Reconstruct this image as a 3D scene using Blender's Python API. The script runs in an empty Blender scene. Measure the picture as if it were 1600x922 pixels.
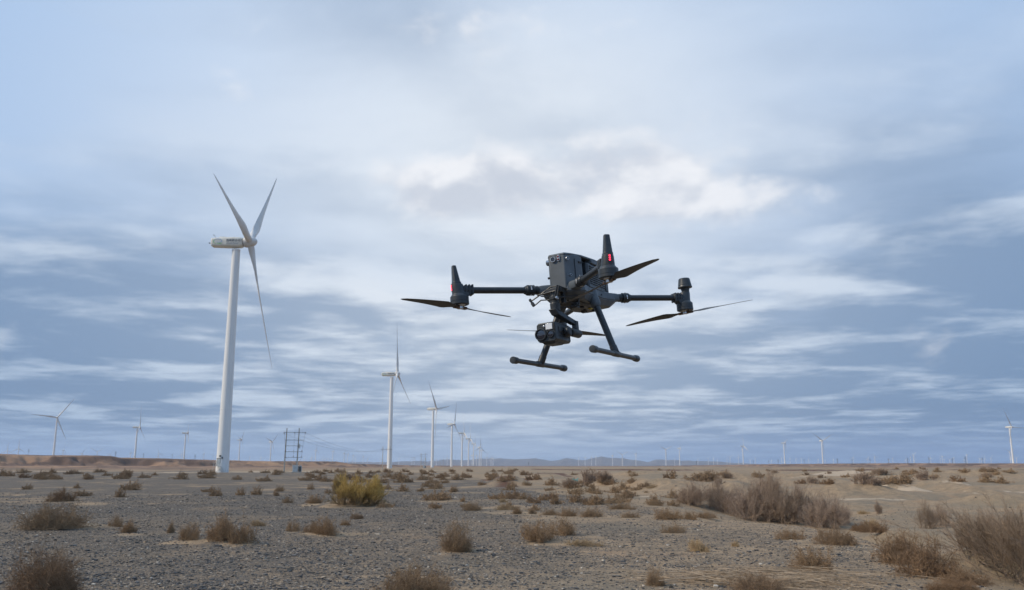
import bpy, bmesh, math, random
import numpy as np
from mathutils import Matrix, Vector, Euler
S = bpy.context.scene
C = bpy.data.collections.new("scene"); S.collection.children.link(C)
R = math.radians
PI = math.pi

# ------------------------------------------------------------------ camera
CAM_H = 1.75
F = 1350.0; TH = math.atan(267/1350)
cam = bpy.data.cameras.new("camera"); co = bpy.data.objects.new("camera", cam); C.objects.link(co)
co.location = (0, 0, CAM_H); co.rotation_euler = (PI/2+TH, 0, 0)
cam.sensor_width = 36; cam.lens = 36*F/1600; cam.clip_start = .05; cam.clip_end = 60000
cam.dof.use_dof = True; cam.dof.focus_distance = 2.95; cam.dof.aperture_fstop = 13
S.camera = co

# ------------------------------------------------------------------ sun, exposure
SUN_EL, SUN_AZ = 38.0, -102.0        # azimuth from +Y towards +X
sd = Vector((math.sin(R(SUN_AZ))*math.cos(R(SUN_EL)), math.cos(R(SUN_AZ))*math.cos(R(SUN_EL)), math.sin(R(SUN_EL))))
sun = bpy.data.lights.new("sun", 'SUN'); so = bpy.data.objects.new("sun", sun); C.objects.link(so)
sun.energy = 2.7; sun.angle = R(4); sun.color = (1, .86, .67)
so.rotation_euler = (-sd).to_track_quat('-Z', 'Y').to_euler(); so.location = (0, 0, 500)
S.view_settings.view_transform = 'Standard'; S.view_settings.look = 'None'
S.view_settings.exposure = .16; S.view_settings.gamma = 1; S.view_settings.use_curve_mapping = False
S.render.engine = 'CYCLES'
S.cycles.use_denoising = True
S.cycles.volume_bounces = 1; S.cycles.max_bounces = 6; S.cycles.transparent_max_bounces = 8
S.cycles.volume_step_rate = 4
S.render.film_transparent = False

# ------------------------------------------------------------------ world: overcast sky, clouds by direction
def ray(px, py):
    return np.array([(px-800)/F, math.cos(TH)+math.sin(TH)*(py-461)/F, math.sin(TH)-math.cos(TH)*(py-461)/F])
def azel(px, py):
    r = ray(px, py); return math.atan2(r[0], r[1]), math.atan2(r[2], math.hypot(r[0], r[1]))

class NT:
    def __init__(s, nt): s.nt = nt
    def n(s, t, **k):
        o = s.nt.nodes.new(t)
        for a, b in k.items(): setattr(o, a, b)
        return o
    def put(s, sock, v):
        if isinstance(v, bpy.types.NodeSocket): s.nt.links.new(v, sock)
        elif v is not None:
            if isinstance(v, (tuple, list)) and len(v) == 3 and sock.type == 'RGBA': v = (*v, 1)
            sock.default_value = v
    def m(s, op, a, b=None, c=None, clamp=False):
        o = s.n('ShaderNodeMath', operation=op, use_clamp=clamp); s.put(o.inputs[0], a)
        if b is not None: s.put(o.inputs[1], b)
        if c is not None: s.put(o.inputs[2], c)
        return o.outputs[0]
    def add(s, *a):
        r = a[0]
        for b in a[1:]: r = s.m('ADD', r, b)
        return r
    def mul(s, *a):
        r = a[0]
        for b in a[1:]: r = s.m('MULTIPLY', r, b)
        return r
    def mix(s, f, a, b, bt='MIX'):
        o = s.n('ShaderNodeMix', data_type='RGBA', blend_type=bt); s.put(o.inputs[0], f); s.put(o.inputs[6], a); s.put(o.inputs[7], b)
        return o.outputs[2]
    def ss(s, v, a, b, lo=0., hi=1.):
        o = s.n('ShaderNodeMapRange', interpolation_type='SMOOTHSTEP'); s.put(o.inputs[0], v)
        for i, x in enumerate((a, b, lo, hi)): s.put(o.inputs[i+1], x)
        return o.outputs[0]
    def noise(s, vec, scale, det=5, rough=.5, dist=0., dim='3D', out=0):
        o = s.n('ShaderNodeTexNoise', noise_dimensions=dim); s.put(o.inputs['Vector'], vec)
        s.put(o.inputs['Scale'], scale); s.put(o.inputs['Detail'], det); s.put(o.inputs['Roughness'], rough); s.put(o.inputs['Distortion'], dist)
        return o.outputs[out]
    def ramp(s, f, stops, interp='LINEAR'):
        o = s.n('ShaderNodeValToRGB'); o.color_ramp.interpolation = interp; s.put(o.inputs[0], f)
        el = o.color_ramp.elements
        while len(el) < len(stops): el.new(.5)
        for e, (p, c) in zip(el, stops): e.position = p; e.color = (*c, 1)
        return o.outputs[0]
    def vec(s, x, y, z=0.):
        o = s.n('ShaderNodeCombineXYZ')
        for i, v in enumerate((x, y, z)): s.put(o.inputs[i], v)
        return o.outputs[0]

W = bpy.data.worlds.new("World"); S.world = W; W.use_nodes = True
W.node_tree.nodes.clear(); w = NT(W.node_tree)
tc = w.n('ShaderNodeTexCoord'); sx = w.n('ShaderNodeSeparateXYZ'); w.put(sx.inputs[0], tc.outputs['Generated'])
X, Y, Z = sx.outputs
az = w.m('ARCTAN2', X, Y); el = w.m('ARCSINE', w.m('MAXIMUM', Z, 0.))
def gauss(px, py, sa, se, amp):
    a, e = azel(px, py)
    u = w.m('DIVIDE', w.m('SUBTRACT', az, a), sa); v = w.m('DIVIDE', w.m('SUBTRACT', el, e), se)
    return w.mul(w.m('EXPONENT', w.mul(w.add(w.mul(u, u), w.mul(v, v)), -1.)), amp)
def proj_noise(shift, scale, det, rough, dist, seed, yk=1.1, off=.06):
    z0 = w.m('MAXIMUM', Z, 0.)
    zz = w.add(z0, w.mul(w.add(w.mul(z0, .16), .007), shift)) if shift else z0
    dn = w.m('DIVIDE', 1., w.add(zz, off))
    return w.noise(w.vec(w.mul(X, dn), w.mul(Y, dn, yk), seed), scale, det, rough, dist)
G1 = gauss(790, 290, .48, .30, 1.0)
base = w.mix(G1, (.32, .49, .76), (.82, .87, .92))
lowb = w.m('EXPONENT', w.mul(el, -6.2))
low = w.mix(w.ss(az, -.5, .55), (.205, .335, .56), (.13, .24, .46))
low = w.mix(gauss(740, 560, .22, .2, .8), low, (.43, .54, .685))
base = w.mix(lowb, base, low)
# stratocumulus deck seen in perspective; each bank has a lit top and a grey base
nA = w.add(w.mul(proj_noise(0., 1.35, 12, .53, .30, 3.7), .75), w.mul(proj_noise(0., 3.8, 8, .55, .3, 8.1), .25))
nB = w.add(w.mul(proj_noise(1., 1.35, 12, .53, .30, 3.7), .75), w.mul(proj_noise(1., 3.8, 8, .55, .3, 8.1), .25))
nL = proj_noise(0., .55, 4, .5, .2, 1.3)
relief = w.add(nA, w.mul(nB, -1.))
dk = w.add(gauss(1545, 360, .13, .10, .55), gauss(1340, 265, .13, .06, .30), gauss(1530, 450, .12, .05, .25), gauss(60, 575, .34, .07, .48), gauss(100, 490, .2, .03, .22),
           gauss(40, 350, .10, .06, .22), gauss(610, 40, .12, .05, .28), gauss(1450, 600, .38, .08, .48), gauss(560, 480, .16, .03, .15), gauss(1140, 530, .2, .03, .18), gauss(420, 400, .12, .02, .10),
           gauss(1180, 410, .06, .015, .2), gauss(1260, 480, .12, .05, -.28), gauss(700, 440, .14, .04, -.18), gauss(880, 600, .30, .05, .12))
T = w.add(.54, w.mul(relief, 5.2), w.mul(w.add(nA, -.5), -2.6), w.mul(w.add(nL, -.5), -1.3), w.mul(dk, -.85))
cd = w.mix(lowb, (.215, .315, .475), (.075, .16, .32))
cd = w.mix(gauss(800, 420, .36, .24, .75), cd, (.44, .51, .61))
cl = w.mix(lowb, (.60, .68, .79), (.235, .37, .565))
cl = w.mix(gauss(800, 420, .40, .25, .85), cl, (.83, .865, .905))
ccol = w.mix(w.ss(T, -.15, 1.15), cd, cl)
cov = w.add(w.ss(el, .28, .17, .06, .88), w.mul(dk, 1.0), w.mul(w.add(nL, nA, -1.), 1.4))
cov = w.mul(w.m('MINIMUM', w.m('MAXIMUM', cov, 0.), .93), w.ss(el, .005, .06, .30, 1.))
sky = w.mix(cov, base, ccol)
# soft cumulus heads in the middle of the sky
def pn(dz): return w.noise(w.vec(w.mul(az, 8.), w.mul(w.add(el, dz), 13.), 4.), 1., 12, .53, .15)
pA = pn(0.); pB = pn(.022)
pbias = w.add(gauss(1030, 255, .105, .055, .28), gauss(1130, 310, .09, .05, .14), gauss(700, 295, .11, .042, .25), gauss(880, 310, .16, .045, .17), gauss(760, 100, .25, .10, .06))
pd = w.ss(w.add(w.mul(pA, .75), pbias), .48, .68)
plit = w.m('ADD', w.add(w.mul(w.add(pA, w.mul(pB, -1.)), 4.2), .60), w.mul(w.add(w.mul(pA, .75), pbias, -.58), -1.5), clamp=True)
pcol = w.mix(w.ss(plit, .0, 1.), (.57, .61, .69), (.88, .885, .91))
sky = w.mix(w.mul(pd, .85), sky, pcol)
nish = w.n('ShaderNodeTexSky', sky_type='NISHITA', sun_disc=False)
nish.sun_elevation = R(SUN_EL); nish.sun_rotation = R(SUN_AZ)
nz = w.mix(1., nish.outputs[0], (.08, .08, .08), 'MULTIPLY')
sky = w.mix(.08, sky, nz)
bg = w.n('ShaderNodeBackground'); w.put(bg.inputs[0], sky); bg.inputs[1].default_value = 1.0
wo = w.n('ShaderNodeOutputWorld'); w.nt.links.new(bg.outputs[0], wo.inputs[0])

# ------------------------------------------------------------------ materials
def mat(name, col=(.5, .5, .5), rough=.6, metal=0., spec=.5, fn=None, coat=0.):
    m = bpy.data.materials.new(name); m.use_nodes = True; t = NT(m.node_tree)
    b = m.node_tree.nodes['Principled BSDF']
    b.inputs['Base Color'].default_value = (*col, 1); b.inputs['Roughness'].default_value = rough
    b.inputs['Metallic'].default_value = metal; b.inputs['Specular IOR Level'].default_value = spec
    b.inputs['Coat Weight'].default_value = coat
    if fn: fn(t, b)
    return m
def bump(t, b, h, strength, dist):
    o = t.n('ShaderNodeBump'); t.put(o.inputs['Height'], h); o.inputs['Strength'].default_value = strength; o.inputs['Distance'].default_value = dist
    t.put(b.inputs['Normal'], o.outputs[0])
def worn(c1, c2, scale, lo=.35, hi=.7, bs=0., bd=.001, objc=True, rvar=None):
    def fn(t, b):
        co = t.n('ShaderNodeTexCoord').outputs['Object']
        n = t.noise(co, scale, 7, .6)
        t.put(b.inputs['Base Color'], t.mix(t.ss(n, lo, hi), c1, c2))
        if rvar: t.put(b.inputs['Roughness'], t.ss(t.noise(co, scale*2.3, 5, .6), .3, .7, rvar[0], rvar[1]))
        if bs: bump(t, b, t.noise(co, scale*12, 3, .6), bs, bd)
    return fn
M = {}
M['shell'] = mat('drone_shell', rough=.5, fn=worn((.078, .094, .108), (.100, .117, .133), 22, bs=.25, bd=.0006, rvar=(.42, .6)))
M['dark'] = mat('drone_dark', rough=.45, fn=worn((.020, .024, .028), (.030, .035, .040), 30, bs=.2, bd=.0005, rvar=(.35, .55)))
M['pod'] = mat('drone_pod', rough=.42, fn=worn((.027, .034, .040), (.038, .046, .054), 30, bs=.2, bd=.0005, rvar=(.32, .5)))
M['tube'] = mat('carbon_tube', rough=.38, fn=worn((.022, .025, .028), (.030, .033, .036), 60, rvar=(.3, .45)))
M['black'] = mat('drone_black', (.010, .011, .013), .5)
M['glass'] = mat('lens_glass', (.006, .008, .02), .06, spec=.9, coat=1.)
M['metal'] = mat('drone_metal', (.55, .56, .58), .3, 1.)
M['brass'] = mat('drone_brass', (.45, .32, .14), .35, 1.)
M['mark'] = mat('white_mark', (.8, .8, .8), .5)
M['sky_white_glass'] = mat('rangefinder_window', (.78, .80, .82), .12, spec=.8)  # glass coloured white: the sky's reflection is painted into the base colour
M['yellow'] = mat('yellow_sticker', (.55, .42, .06), .5)
M['redglass'] = mat('sensor_red', (.16, .012, .014), .2)
M['frame_lt'] = mat('sensor_rim', (.48, .50, .52), .28, .7)
M['ledcase'] = mat('led_case', (.07, .022, .026), .35)
M['prop'] = mat('propeller', rough=.45, fn=worn((.020, .022, .025), (.032, .034, .038), 30))
M['proproot'] = mat('propeller_root', (.09, .045, .02), .4)
def ledf(t, b):
    b.inputs['Emission Color'].default_value = (1, .03, .07, 1); b.inputs['Emission Strength'].default_value = 2.6
M['led'] = mat('red_led', (.8, .05, .08), .3, fn=ledf)
def turb(t, b):
    co = t.n('ShaderNodeTexCoord').outputs['Object']
    sp = t.n('ShaderNodeSeparateXYZ'); t.put(sp.inputs[0], co)
    streak = t.noise(t.vec(t.mul(sp.outputs[0], 3.), t.mul(sp.outputs[1], 3.), t.mul(sp.outputs[2], .12)), 1., 5, .6)
    t.put(b.inputs['Base Color'], t.mix(t.ss(streak, .45, .75), (.78, .785, .77), (.68, .68, .655)))
M['turbine'] = mat('turbine_paint', rough=.42, fn=turb)
M['blade'] = mat('blade_paint', rough=.4, fn=worn((.70, .69, .66), (.60, .58, .54), .35))
M['nacelle'] = mat('nacelle_paint', rough=.45, fn=worn((.74, .74, .68), (.64, .62, .54), .8))
M['logo_blue'] = mat('logo_blue', (.13, .33, .62), .5)
M['logo_green'] = mat('logo_green', (.20, .52, .22), .5)
M['letters'] = mat('lettering_dark', (.06, .07, .10), .5)
M['letters_lt'] = mat('lettering_grey', (.16, .18, .24), .5)
M['rust'] = mat('grey_green_steel', (.16, .20, .18), .6)
M['dark_metal'] = mat('galvanised_dark', (.17, .18, .185), .6, .3)
M['concrete'] = mat('pole_concrete', rough=.85, fn=worn((.50, .46, .39), (.36, .34, .30), 2.))
M['cabinet'] = mat('transformer_paint', rough=.5, fn=worn((.60, .62, .60), (.46, .48, .46), 1.5))
M['cabdark'] = mat('transformer_dark', (.07, .08, .08), .6)
M['insul'] = mat('insulator', (.16, .09, .07), .3)
M['cyan'] = mat('turquoise_plastic', (.10, .38, .36), .5)

def twig(name, c0, c1, c2, tip=None):
    def fn(t, b):
        rnd = t.n('ShaderNodeNewGeometry').outputs['Random Per Island']
        col = t.ramp(rnd, [(0., c0), (.5, c1), (1., c2)])
        oi = t.n('ShaderNodeObjectInfo').outputs['Random']
        if tip:
            at = t.n('ShaderNodeAttribute', attribute_name='tip').outputs['Fac']
            col = t.mix(at, col, t.mix(rnd, tip[0], tip[1]))
        col = t.mix(t.ss(oi, 0, 1, 0, .5), col, (.30, .22, .14))
        t.put(b.inputs['Base Color'], col)
        b.inputs['Specular IOR Level'].default_value = .2
    return mat(name, rough=.8, fn=fn)
M['dry'] = twig('dry_twigs', (.15, .093, .050), (.29, .19, .108), (.46, .32, .19))
M['drydark'] = twig('dark_dry_twigs', (.13, .080, .045), (.23, .145, .084), (.34, .225, .135))
M['grey'] = twig('grey_brown_twigs', (.19, .135, .10), (.34, .25, .185), (.50, .385, .29))
M['straw'] = twig('straw_twigs', (.30, .21, .115), (.44, .31, .17), (.54, .40, .24))
M['yel'] = twig('yellow_green_twigs', (.11, .075, .045), (.20, .14, .075), (.28, .20, .10), tip=((.38, .25, .065), (.66, .45, .13)))
M['branch'] = mat('bare_branch', rough=.8, fn=worn((.20, .15, .11), (.11, .08, .06), 8.))
M['deadpale'] = twig('bleached_twigs', (.22, .17, .12), (.34, .27, .20), (.46, .39, .31))

# ------------------------------------------------------------------ object helpers
def tag(o, label=None, cat=None, group=None, kind=None):
    if label: o['label'] = label
    if cat: o['category'] = cat
    if group: o['group'] = group
    if kind: o['kind'] = kind
    return o
def empty(name, loc=(0, 0, 0), rot=(0, 0, 0), parent=None):
    o = bpy.data.objects.new(name, None); C.objects.link(o); o.location = loc; o.rotation_euler = rot; o.parent = parent
    o.empty_display_size = .1
    return o
class MB:
    def __init__(s): s.v = []; s.f = []; s.mi = []
    def add(s, vs, fs, mi=0):
        k = len(s.v); s.v += [tuple(v) for v in vs]; s.f += [tuple(i+k for i in f) for f in fs]; s.mi += [mi]*len(fs)
        return s
    def box(s, c, d, rot=None, mi=0, taper=1.):
        x, y, z = [q/2 for q in d]; vs = []
        for sz in (-1, 1):
            k = taper if sz > 0 else 1
            for a, b in ((-1, -1), (1, -1), (1, 1), (-1, 1)): vs.append(Vector((a*x*k, b*y*k, sz*z)))
        if rot is not None: vs = [rot @ v for v in vs]
        vs = [v+Vector(c) for v in vs]
        return s.add(vs, [(3, 2, 1, 0), (4, 5, 6, 7), (0, 1, 5, 4), (1, 2, 6, 5), (2, 3, 7, 6), (3, 0, 4, 7)], mi)
    def lathe(s, p, axis, prof, n=24, mi=0, cap=True):
        ax = Vector(axis).normalized(); q = ax.to_track_quat('Z', 'Y').to_matrix(); p = Vector(p)
        vs = []
        for (t, r) in prof:
            for i in range(n):
                a = 2*PI*i/n; vs.append(p+ax*t+q @ Vector((r*math.cos(a), r*math.sin(a), 0)))
        fs = [(j*n+i, j*n+(i+1) % n, (j+1)*n+(i+1) % n, (j+1)*n+i) for j in range(len(prof)-1) for i in range(n)]
        if cap: fs += [tuple(range(n-1, -1, -1)), tuple((len(prof)-1)*n+i for i in range(n))]
        return s.add(vs, fs, mi)
    def cyl(s, a, b, r0, r1=None, n=16, mi=0):
        a = Vector(a); b = Vector(b); L = (b-a).length
        return s.lathe(a, b-a, [(0, r0), (L, r0 if r1 is None else r1)], n, mi)
    def rod(s, pts, r, n=8, mi=0):
        for a, b in zip(pts[:-1], pts[1:]): s.cyl(a, b, r, n=n, mi=mi)
        return s
    def loft(s, secs, mi=0, close=True):
        n = len(secs[0]); vs = [v for q in secs for v in q]
        fs = [(j*n+i, j*n+(i+1) % n, (j+1)*n+(i+1) % n, (j+1)*n+i) for j in range(len(secs)-1) for i in range(n)]
        if close: fs += [tuple(range(n-1, -1, -1)), tuple((len(secs)-1)*n+i for i in range(n))]
        return s.add(vs, fs, mi)
    def prism(s, poly, z0, z1, k0=1., k1=1., mi=0):
        cx = sum(p[0] for p in poly)/len(poly); cy = sum(p[1] for p in poly)/len(poly)
        f = lambda k, z: [(cx+(x-cx)*k, cy+(y-cy)*k, z) for x, y in poly]
        return s.loft([f(k0, z0), f(k1, z1)], mi)
    def build(s, name, mats, parent=None, bevel=0., ang=24, seg=2):
        if not isinstance(mats, (list, tuple)): mats = [mats]
        me = bpy.data.meshes.new(name); me.from_pydata(s.v, [], s.f)
        for m in mats: me.materials.append(M[m] if isinstance(m, str) else m)
        me.polygons.foreach_set('material_index', s.mi)
        bm = bmesh.new(); bm.from_mesh(me); bmesh.ops.recalc_face_normals(bm, faces=bm.faces); bm.to_mesh(me); bm.free()
        me.shade_smooth(); me.set_sharp_from_angle(angle=R(ang)); me.update()
        o = bpy.data.objects.new(name, me); C.objects.link(o); o.parent = parent
        if bevel:
            b = o.modifiers.new('bevel', 'BEVEL'); b.width = bevel; b.segments = seg; b.limit_method = 'ANGLE'; b.angle_limit = R(40); b.harden_normals = False
        return o
def mesh_np(name, V, Fq, mats, smooth=False):
    """V (n,3), Fq (m,k) uniform polygons"""
    V = np.asarray(V, np.float32); Fq = np.asarray(Fq, np.int32); k = Fq.shape[1]
    me = bpy.data.meshes.new(name); me.vertices.add(len(V)); me.vertices.foreach_set('co', V.ravel())
    me.loops.add(Fq.size); me.loops.foreach_set('vertex_index', Fq.ravel())
    me.polygons.add(len(Fq)); me.polygons.foreach_set('loop_start', np.arange(0, Fq.size, k, dtype=np.int32))
    me.polygons.foreach_set('loop_total', np.full(len(Fq), k, np.int32))
    me.update(calc_edges=True)
    me.polygons.foreach_set('use_smooth', np.full(len(Fq), smooth))
    for m in mats: me.materials.append(M[m] if isinstance(m, str) else m)
    return me
def link(name, me, parent=None, loc=(0, 0, 0), rz=0.):
    o = bpy.data.objects.new(name, me); C.objects.link(o); o.parent = parent; o.location = loc; o.rotation_euler = (0, 0, rz)
    return o

# ------------------------------------------------------------------ terrain
rs = np.random.RandomState(11)
_perm = rs.rand(65536).astype(np.float64)
def vnoise(x, y, seed=0):
    xi = np.floor(x).astype(np.int64); yi = np.floor(y).astype(np.int64); xf = x-xi; yf = y-yi
    u = xf*xf*xf*(xf*(xf*6-15)+10); v = yf*yf*yf*(yf*(yf*6-15)+10)
    h = lambda a, b: _perm[((a*7919+b*104729+seed*7907) ^ ((a*31+b*17) << 3)) & 65535]
    return (h(xi, yi)*(1-u)+h(xi+1, yi)*u)*(1-v)+(h(xi, yi+1)*(1-u)+h(xi+1, yi+1)*u)*v
def fbm(x, y, sc, oct=5, seed=0, rough=.5):
    r = 0; a = 1; t = 0
    for i in range(oct):
        r = r+a*vnoise(x*sc+i*13.7, y*sc-i*7.3, seed+i); t += a; a *= rough; sc *= 2.03
    return r/t
def sst(x, a, b):
    t = np.clip((x-a)/(b-a), 0, 1); return t*t*(3-2*t)
def az_of(px, py=740): return azel(px, py)[0]
def G(px, py, z=0.):
    r = ray(px, py); t = (z-CAM_H)/r[2]; return r[0]*t, r[1]*t
_e = [G(*p) for p in ((1075, 812), (1200, 818), (1330, 836), (1400, 868), (1500, 905), (1640, 965))]
EA = [math.atan2(x, y) for x, y in _e]; ED = [math.hypot(x, y) for x, y in _e]
HPX = [-400, 0, 60, 170, 185, 245, 320, 400, 525, 545, 640, 760, 1000, 1150, 1200, 1400, 1600, 2000]
HPY = [706, 709, 711, 712, 715, 716, 718.5, 720.5, 721, 724.5, 727, 728.4, 728.4, 726, 725.2, 723.6, 724, 724]
HA = [az_of(p) for p in HPX]; HE = [math.tan(azel(p, q)[1]) for p, q in zip(HPX, HPY)]
RPX = [-400, 0, 300, 560, 640, 800, 1100, 1200, 1600, 2000]; RD = [520, 560, 640, 900, 1500, 2600, 2600, 1500, 1300, 1200]
RA = [az_of(p) for p in RPX]
MOUNDS = []   # x, y, sx, sy, h, rot
def mound(px, py, wpx, depth, h, z=0., rot=0.):
    x, y = G(px, py, z); d = math.hypot(x, y); MOUNDS.append((x, y, wpx/F*d/2, depth, h, math.atan2(x, y)+rot))
for m in ((1330, 771, 70, 4, 1.05, -.6), (1395, 768, 60, 4, .85, -.6), (1462, 766, 60, 4, 1.0, -.6), (1290, 772, 60, 3, .55, -.6),
          (1515, 769, 60, 4, .45, -.6), (1575, 787, 60, 4, .8, -.6), (1075, 772, 120, 5, .9, -.2), (1150, 766, 90, 5, .7, -.3),
          (948, 762, 50, 4, .7, 0), (900, 768, 60, 3.5, .45, 0), (1005, 765, 50, 3, .5, 0), (1440, 842, 60, 1.6, .42, -.55), (1240, 806, 130, 2.5, .45, -.5),
          (1360, 832, 60, 1.3, .22, -.5), (1550, 873, 70, 2, .3, -.5), (793, 758, 62, 3.5, .75, 0), (855, 746, 50, 6, .6, 0), (1120, 745, 120, 10, 1.0, 0),
          (1340, 748, 120, 10, .8, -.6), (1540, 750, 120, 8, 1.2, -.6), (1000, 745, 90, 10, .8, 0), (1230, 748, 90, 8, .7, -.4), (1450, 752, 80, 6, .7, -.6),
          (340, 848, 120, 1.1, .10, 0), (552, 790, 90, 1.8, .22, 0), (500, 836, 70, .9, .08, 0), (100, 826, 90, 1.2, .12, 0), (860, 848, 100, 1., .12, 0), (712, 858, 60, .6, .06, 0)):
    mound(*m)
def basin(x, y):
    d = np.hypot(x, y); a = np.arctan2(x, y)
    e = np.interp(a, EA, ED)+(fbm(x, y, .35, 3, 40)-.5)*1.6
    return sst(d, e, e+3.2)*sst(a, az_of(1010), az_of(1190))*(1-sst(d, 75, 170)*.8)
def H(x, y):
    x = np.asarray(x, float); y = np.asarray(y, float)
    d = np.hypot(x, y); a = np.arctan2(x, y)
    z = (fbm(x, y, .045, 4, 1)-.5)*.22*sst(d, 6, 40)+(fbm(x, y, .5, 4, 5)-.5)*.07
    b = basin(x, y)
    z = z-.72*b+(fbm(x, y, .16, 5, 9)-.5)*(.60*b+.45*sst(a, az_of(800), az_of(1000))*sst(d, 30, 60))
    z = z+(np.abs(fbm(x, y, .05, 4, 21)-.5)*2-.25)*.9*sst(d, 60, 140)*sst(a, az_of(900), az_of(1200))*(1-sst(d, 500, 900))
    z = z+(fbm(x, y, .02, 4, 22)-.5)*1.6*sst(d, 120, 400)
    for mx, my, wx, wy, h, r in MOUNDS:
        k = (np.abs(x-mx) < 4*(wx+wy)) & (np.abs(y-my) < 4*(wx+wy))
        if not np.any(k): continue
        dx = x[k]-mx; dy = y[k]-my; c, s_ = math.cos(-r), math.sin(-r)
        u = (dx*c-dy*s_)/wx; v = (dx*s_+dy*c)/wy
        q = np.exp(-(u*u+v*v)**1.3)*h*(.55+.9*fbm(x[k], y[k], .55, 4, 33))
        z[k] += q
    # eroded table land on the skyline
    el_ = np.interp(a, HA, HE); rd = np.interp(a, RA, RD)
    gul = np.abs(fbm(x, y, 1/42., 5, 60, .58)-.5)*2
    rim = rd*(.93+.22*gul)
    k2 = sst(d, rim*.915, rim)
    top = el_*d*.985+CAM_H-.2
    top = np.where(d > 3200, el_*3200*.985+CAM_H, top)
    slope = sst(d, rd*.45, rd*.85)*.22
    z = z+np.maximum(top, 0)*np.clip(slope+(1-slope)*k2*(.86+.20*fbm(x, y, 1/30., 4, 66)), 0, 1.0)
    z = z+(1-k2)*sst(d, rd*.5, rd*.8)*(gul*2.2*np.clip(top/10, 0, 1.))
    return z
PALE = [(1290, 746.5, 190, 3.2, -.4), (1400, 771.5, 190, 3., -.7), (1375, 781, 110, 4.5, -.7), (1560, 767.5, 130, 2.5, -.6), (1190, 757, 60, 4, -.3),
        (1530, 783, 130, 3.5, -.7), (1015, 775, 36, 2.5, 0), (985, 753, 40, 3, 0), (1170, 742, 80, 1.8, 0), (740, 739, 140, .8, 0), (350, 737.5, 230, 1.3, 0), (60, 737.5, 200, .8, 0), (560, 736.3, 300, .7, 0)]
SAND = [(110, 826, 110, 10), (300, 851, 80, 7), (375, 851, 60, 9), (205, 836, 40, 5), (552, 792, 110, 8), (510, 836, 80, 8), (490, 789, 40, 6), (690, 784, 80, 5),
        (790, 795, 90, 10), (860, 852, 80, 7), (930, 840, 60, 6), (715, 862, 60, 9), (1025, 920, 60, 14), (1080, 812, 120, 8), (1230, 905, 130, 26), (1300, 850, 140, 18),
        (660, 905, 160, 10), (1060, 834, 50, 5), (455, 832, 40, 5), (140, 786, 60, 6), (1440, 842, 90, 22), (1360, 838, 90, 14), (1520, 880, 90, 16), (820, 803, 150, 6), (600, 900, 120, 5), (1150, 900, 120, 14), (950, 845, 60, 5), (560, 835, 30, 4)]
def ell(x, y, items, jit=.5):
    out = np.zeros_like(x)
    for it in items:
        px, py, wp, hp = it[:4]; z = it[4] if len(it) > 4 else 0.
        cx, cy = G(px, py, z); d = math.hypot(cx, cy); r0 = G(px, py-hp/2, z); r1 = G(px, py+hp/2, z)
        dep = max(abs(math.hypot(*r0)-math.hypot(*r1))/2, .25); wx = wp/F*d/2; a = math.atan2(cx, cy)
        k = (np.abs(x-cx) < 3*(wx+dep)) & (np.abs(y-cy) < 3*(wx+dep))
        if not np.any(k): continue
        dx = x[k]-cx; dy = y[k]-cy; u = (dx*math.cos(a)-dy*math.sin(a))/wx; v = (dx*math.sin(a)+dy*math.cos(a))/dep
        q = 1-sst(np.sqrt(u*u+v*v)+(fbm(x[k], y[k], 2.2/dep if dep > 1 else 1.6, 4, 71)-.5)*jit*2.4, .65, 1.25)
        out[k] = np.maximum(out[k], q)
    return out
E2PX = [-400, 300, 600, 700, 760, 820, 900, 950, 1010, 1080, 2000]; E2D = [300, 300, 240, 190, 105, 72, 52, 41, 36, 30, 24]
E2A = [az_of(p, 760) for p in E2PX]
def sand_of(x, y):
    d = np.hypot(x, y); a = np.arctan2(x, y)
    e = np.interp(a, E2A, E2D)*(.8+.4*fbm(x, y, .08, 4, 50))
    s_ = sst(d, e*.92, e*1.1)*.92
    s_ = np.maximum(s_, basin(x, y)*.93)
    band = sst(d, 27.5, 28.4)*(1-sst(d, 31, 36))*sst(a, az_of(740, 805), az_of(850, 805))*(1-sst(a, az_of(1210, 805), az_of(1260, 805)))
    s_ = np.maximum(s_, band*.75)
    f = fbm(x, y*1.0, .33, 5, 52)+(sst(a, az_of(300), az_of(1250))-.5)*.10+(d < 26)*(a > az_of(350))*.02
    s_ = np.maximum(s_, sst(f, .53, .66)*(.5+.35*sst(d, 38, 70)))
    f3 = fbm(x, y, .11, 5, 58); s_ = np.maximum(s_, sst(f3, .50, .60)*.62*sst(d, 45, 80)*sst(a, az_of(200), az_of(640)))
    near = (1-sst(d, 30, 60))*(.30+.36*sst(a, az_of(200, 850), az_of(1150, 850))+(fbm(x, y, .22, 4, 57)-.5)*.5)
    s_ = np.maximum(s_, near)
    s_ = np.maximum(s_, ell(x, y, SAND)*.80)
    return s_
fa = np.arange(-43, 43.001, .095); az_l = np.concatenate([np.arange(-180, -43, 4.), fa, np.arange(47, 180.1, 4.)]); az_l[-1] = 180.
rr = [2.0]
while rr[-1] < 16500:
    q = rr[-1]; g = .010 if q < 9 else .0058 if q < 60 else .009 if q < 420 else .0055 if q < 1100 else .02 if q < 4000 else .08
    rr.append(q*(1+g))
rr = np.array(rr); A_, D_ = np.meshgrid(np.radians(az_l), rr)
gx = np.sin(A_)*D_; gy = np.cos(A_)*D_
fx, fy = gx.ravel(), gy.ravel(); gz = H(fx, fy)
nr, na = A_.shape
idx = np.arange(nr*na).reshape(nr, na)
Fq = np.stack([idx[:-1, :-1], idx[:-1, 1:], idx[1:, 1:], idx[1:, :-1]], -1).reshape(-1, 4)[:, ::-1]
V = np.stack([fx, fy, gz], 1)
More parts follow.
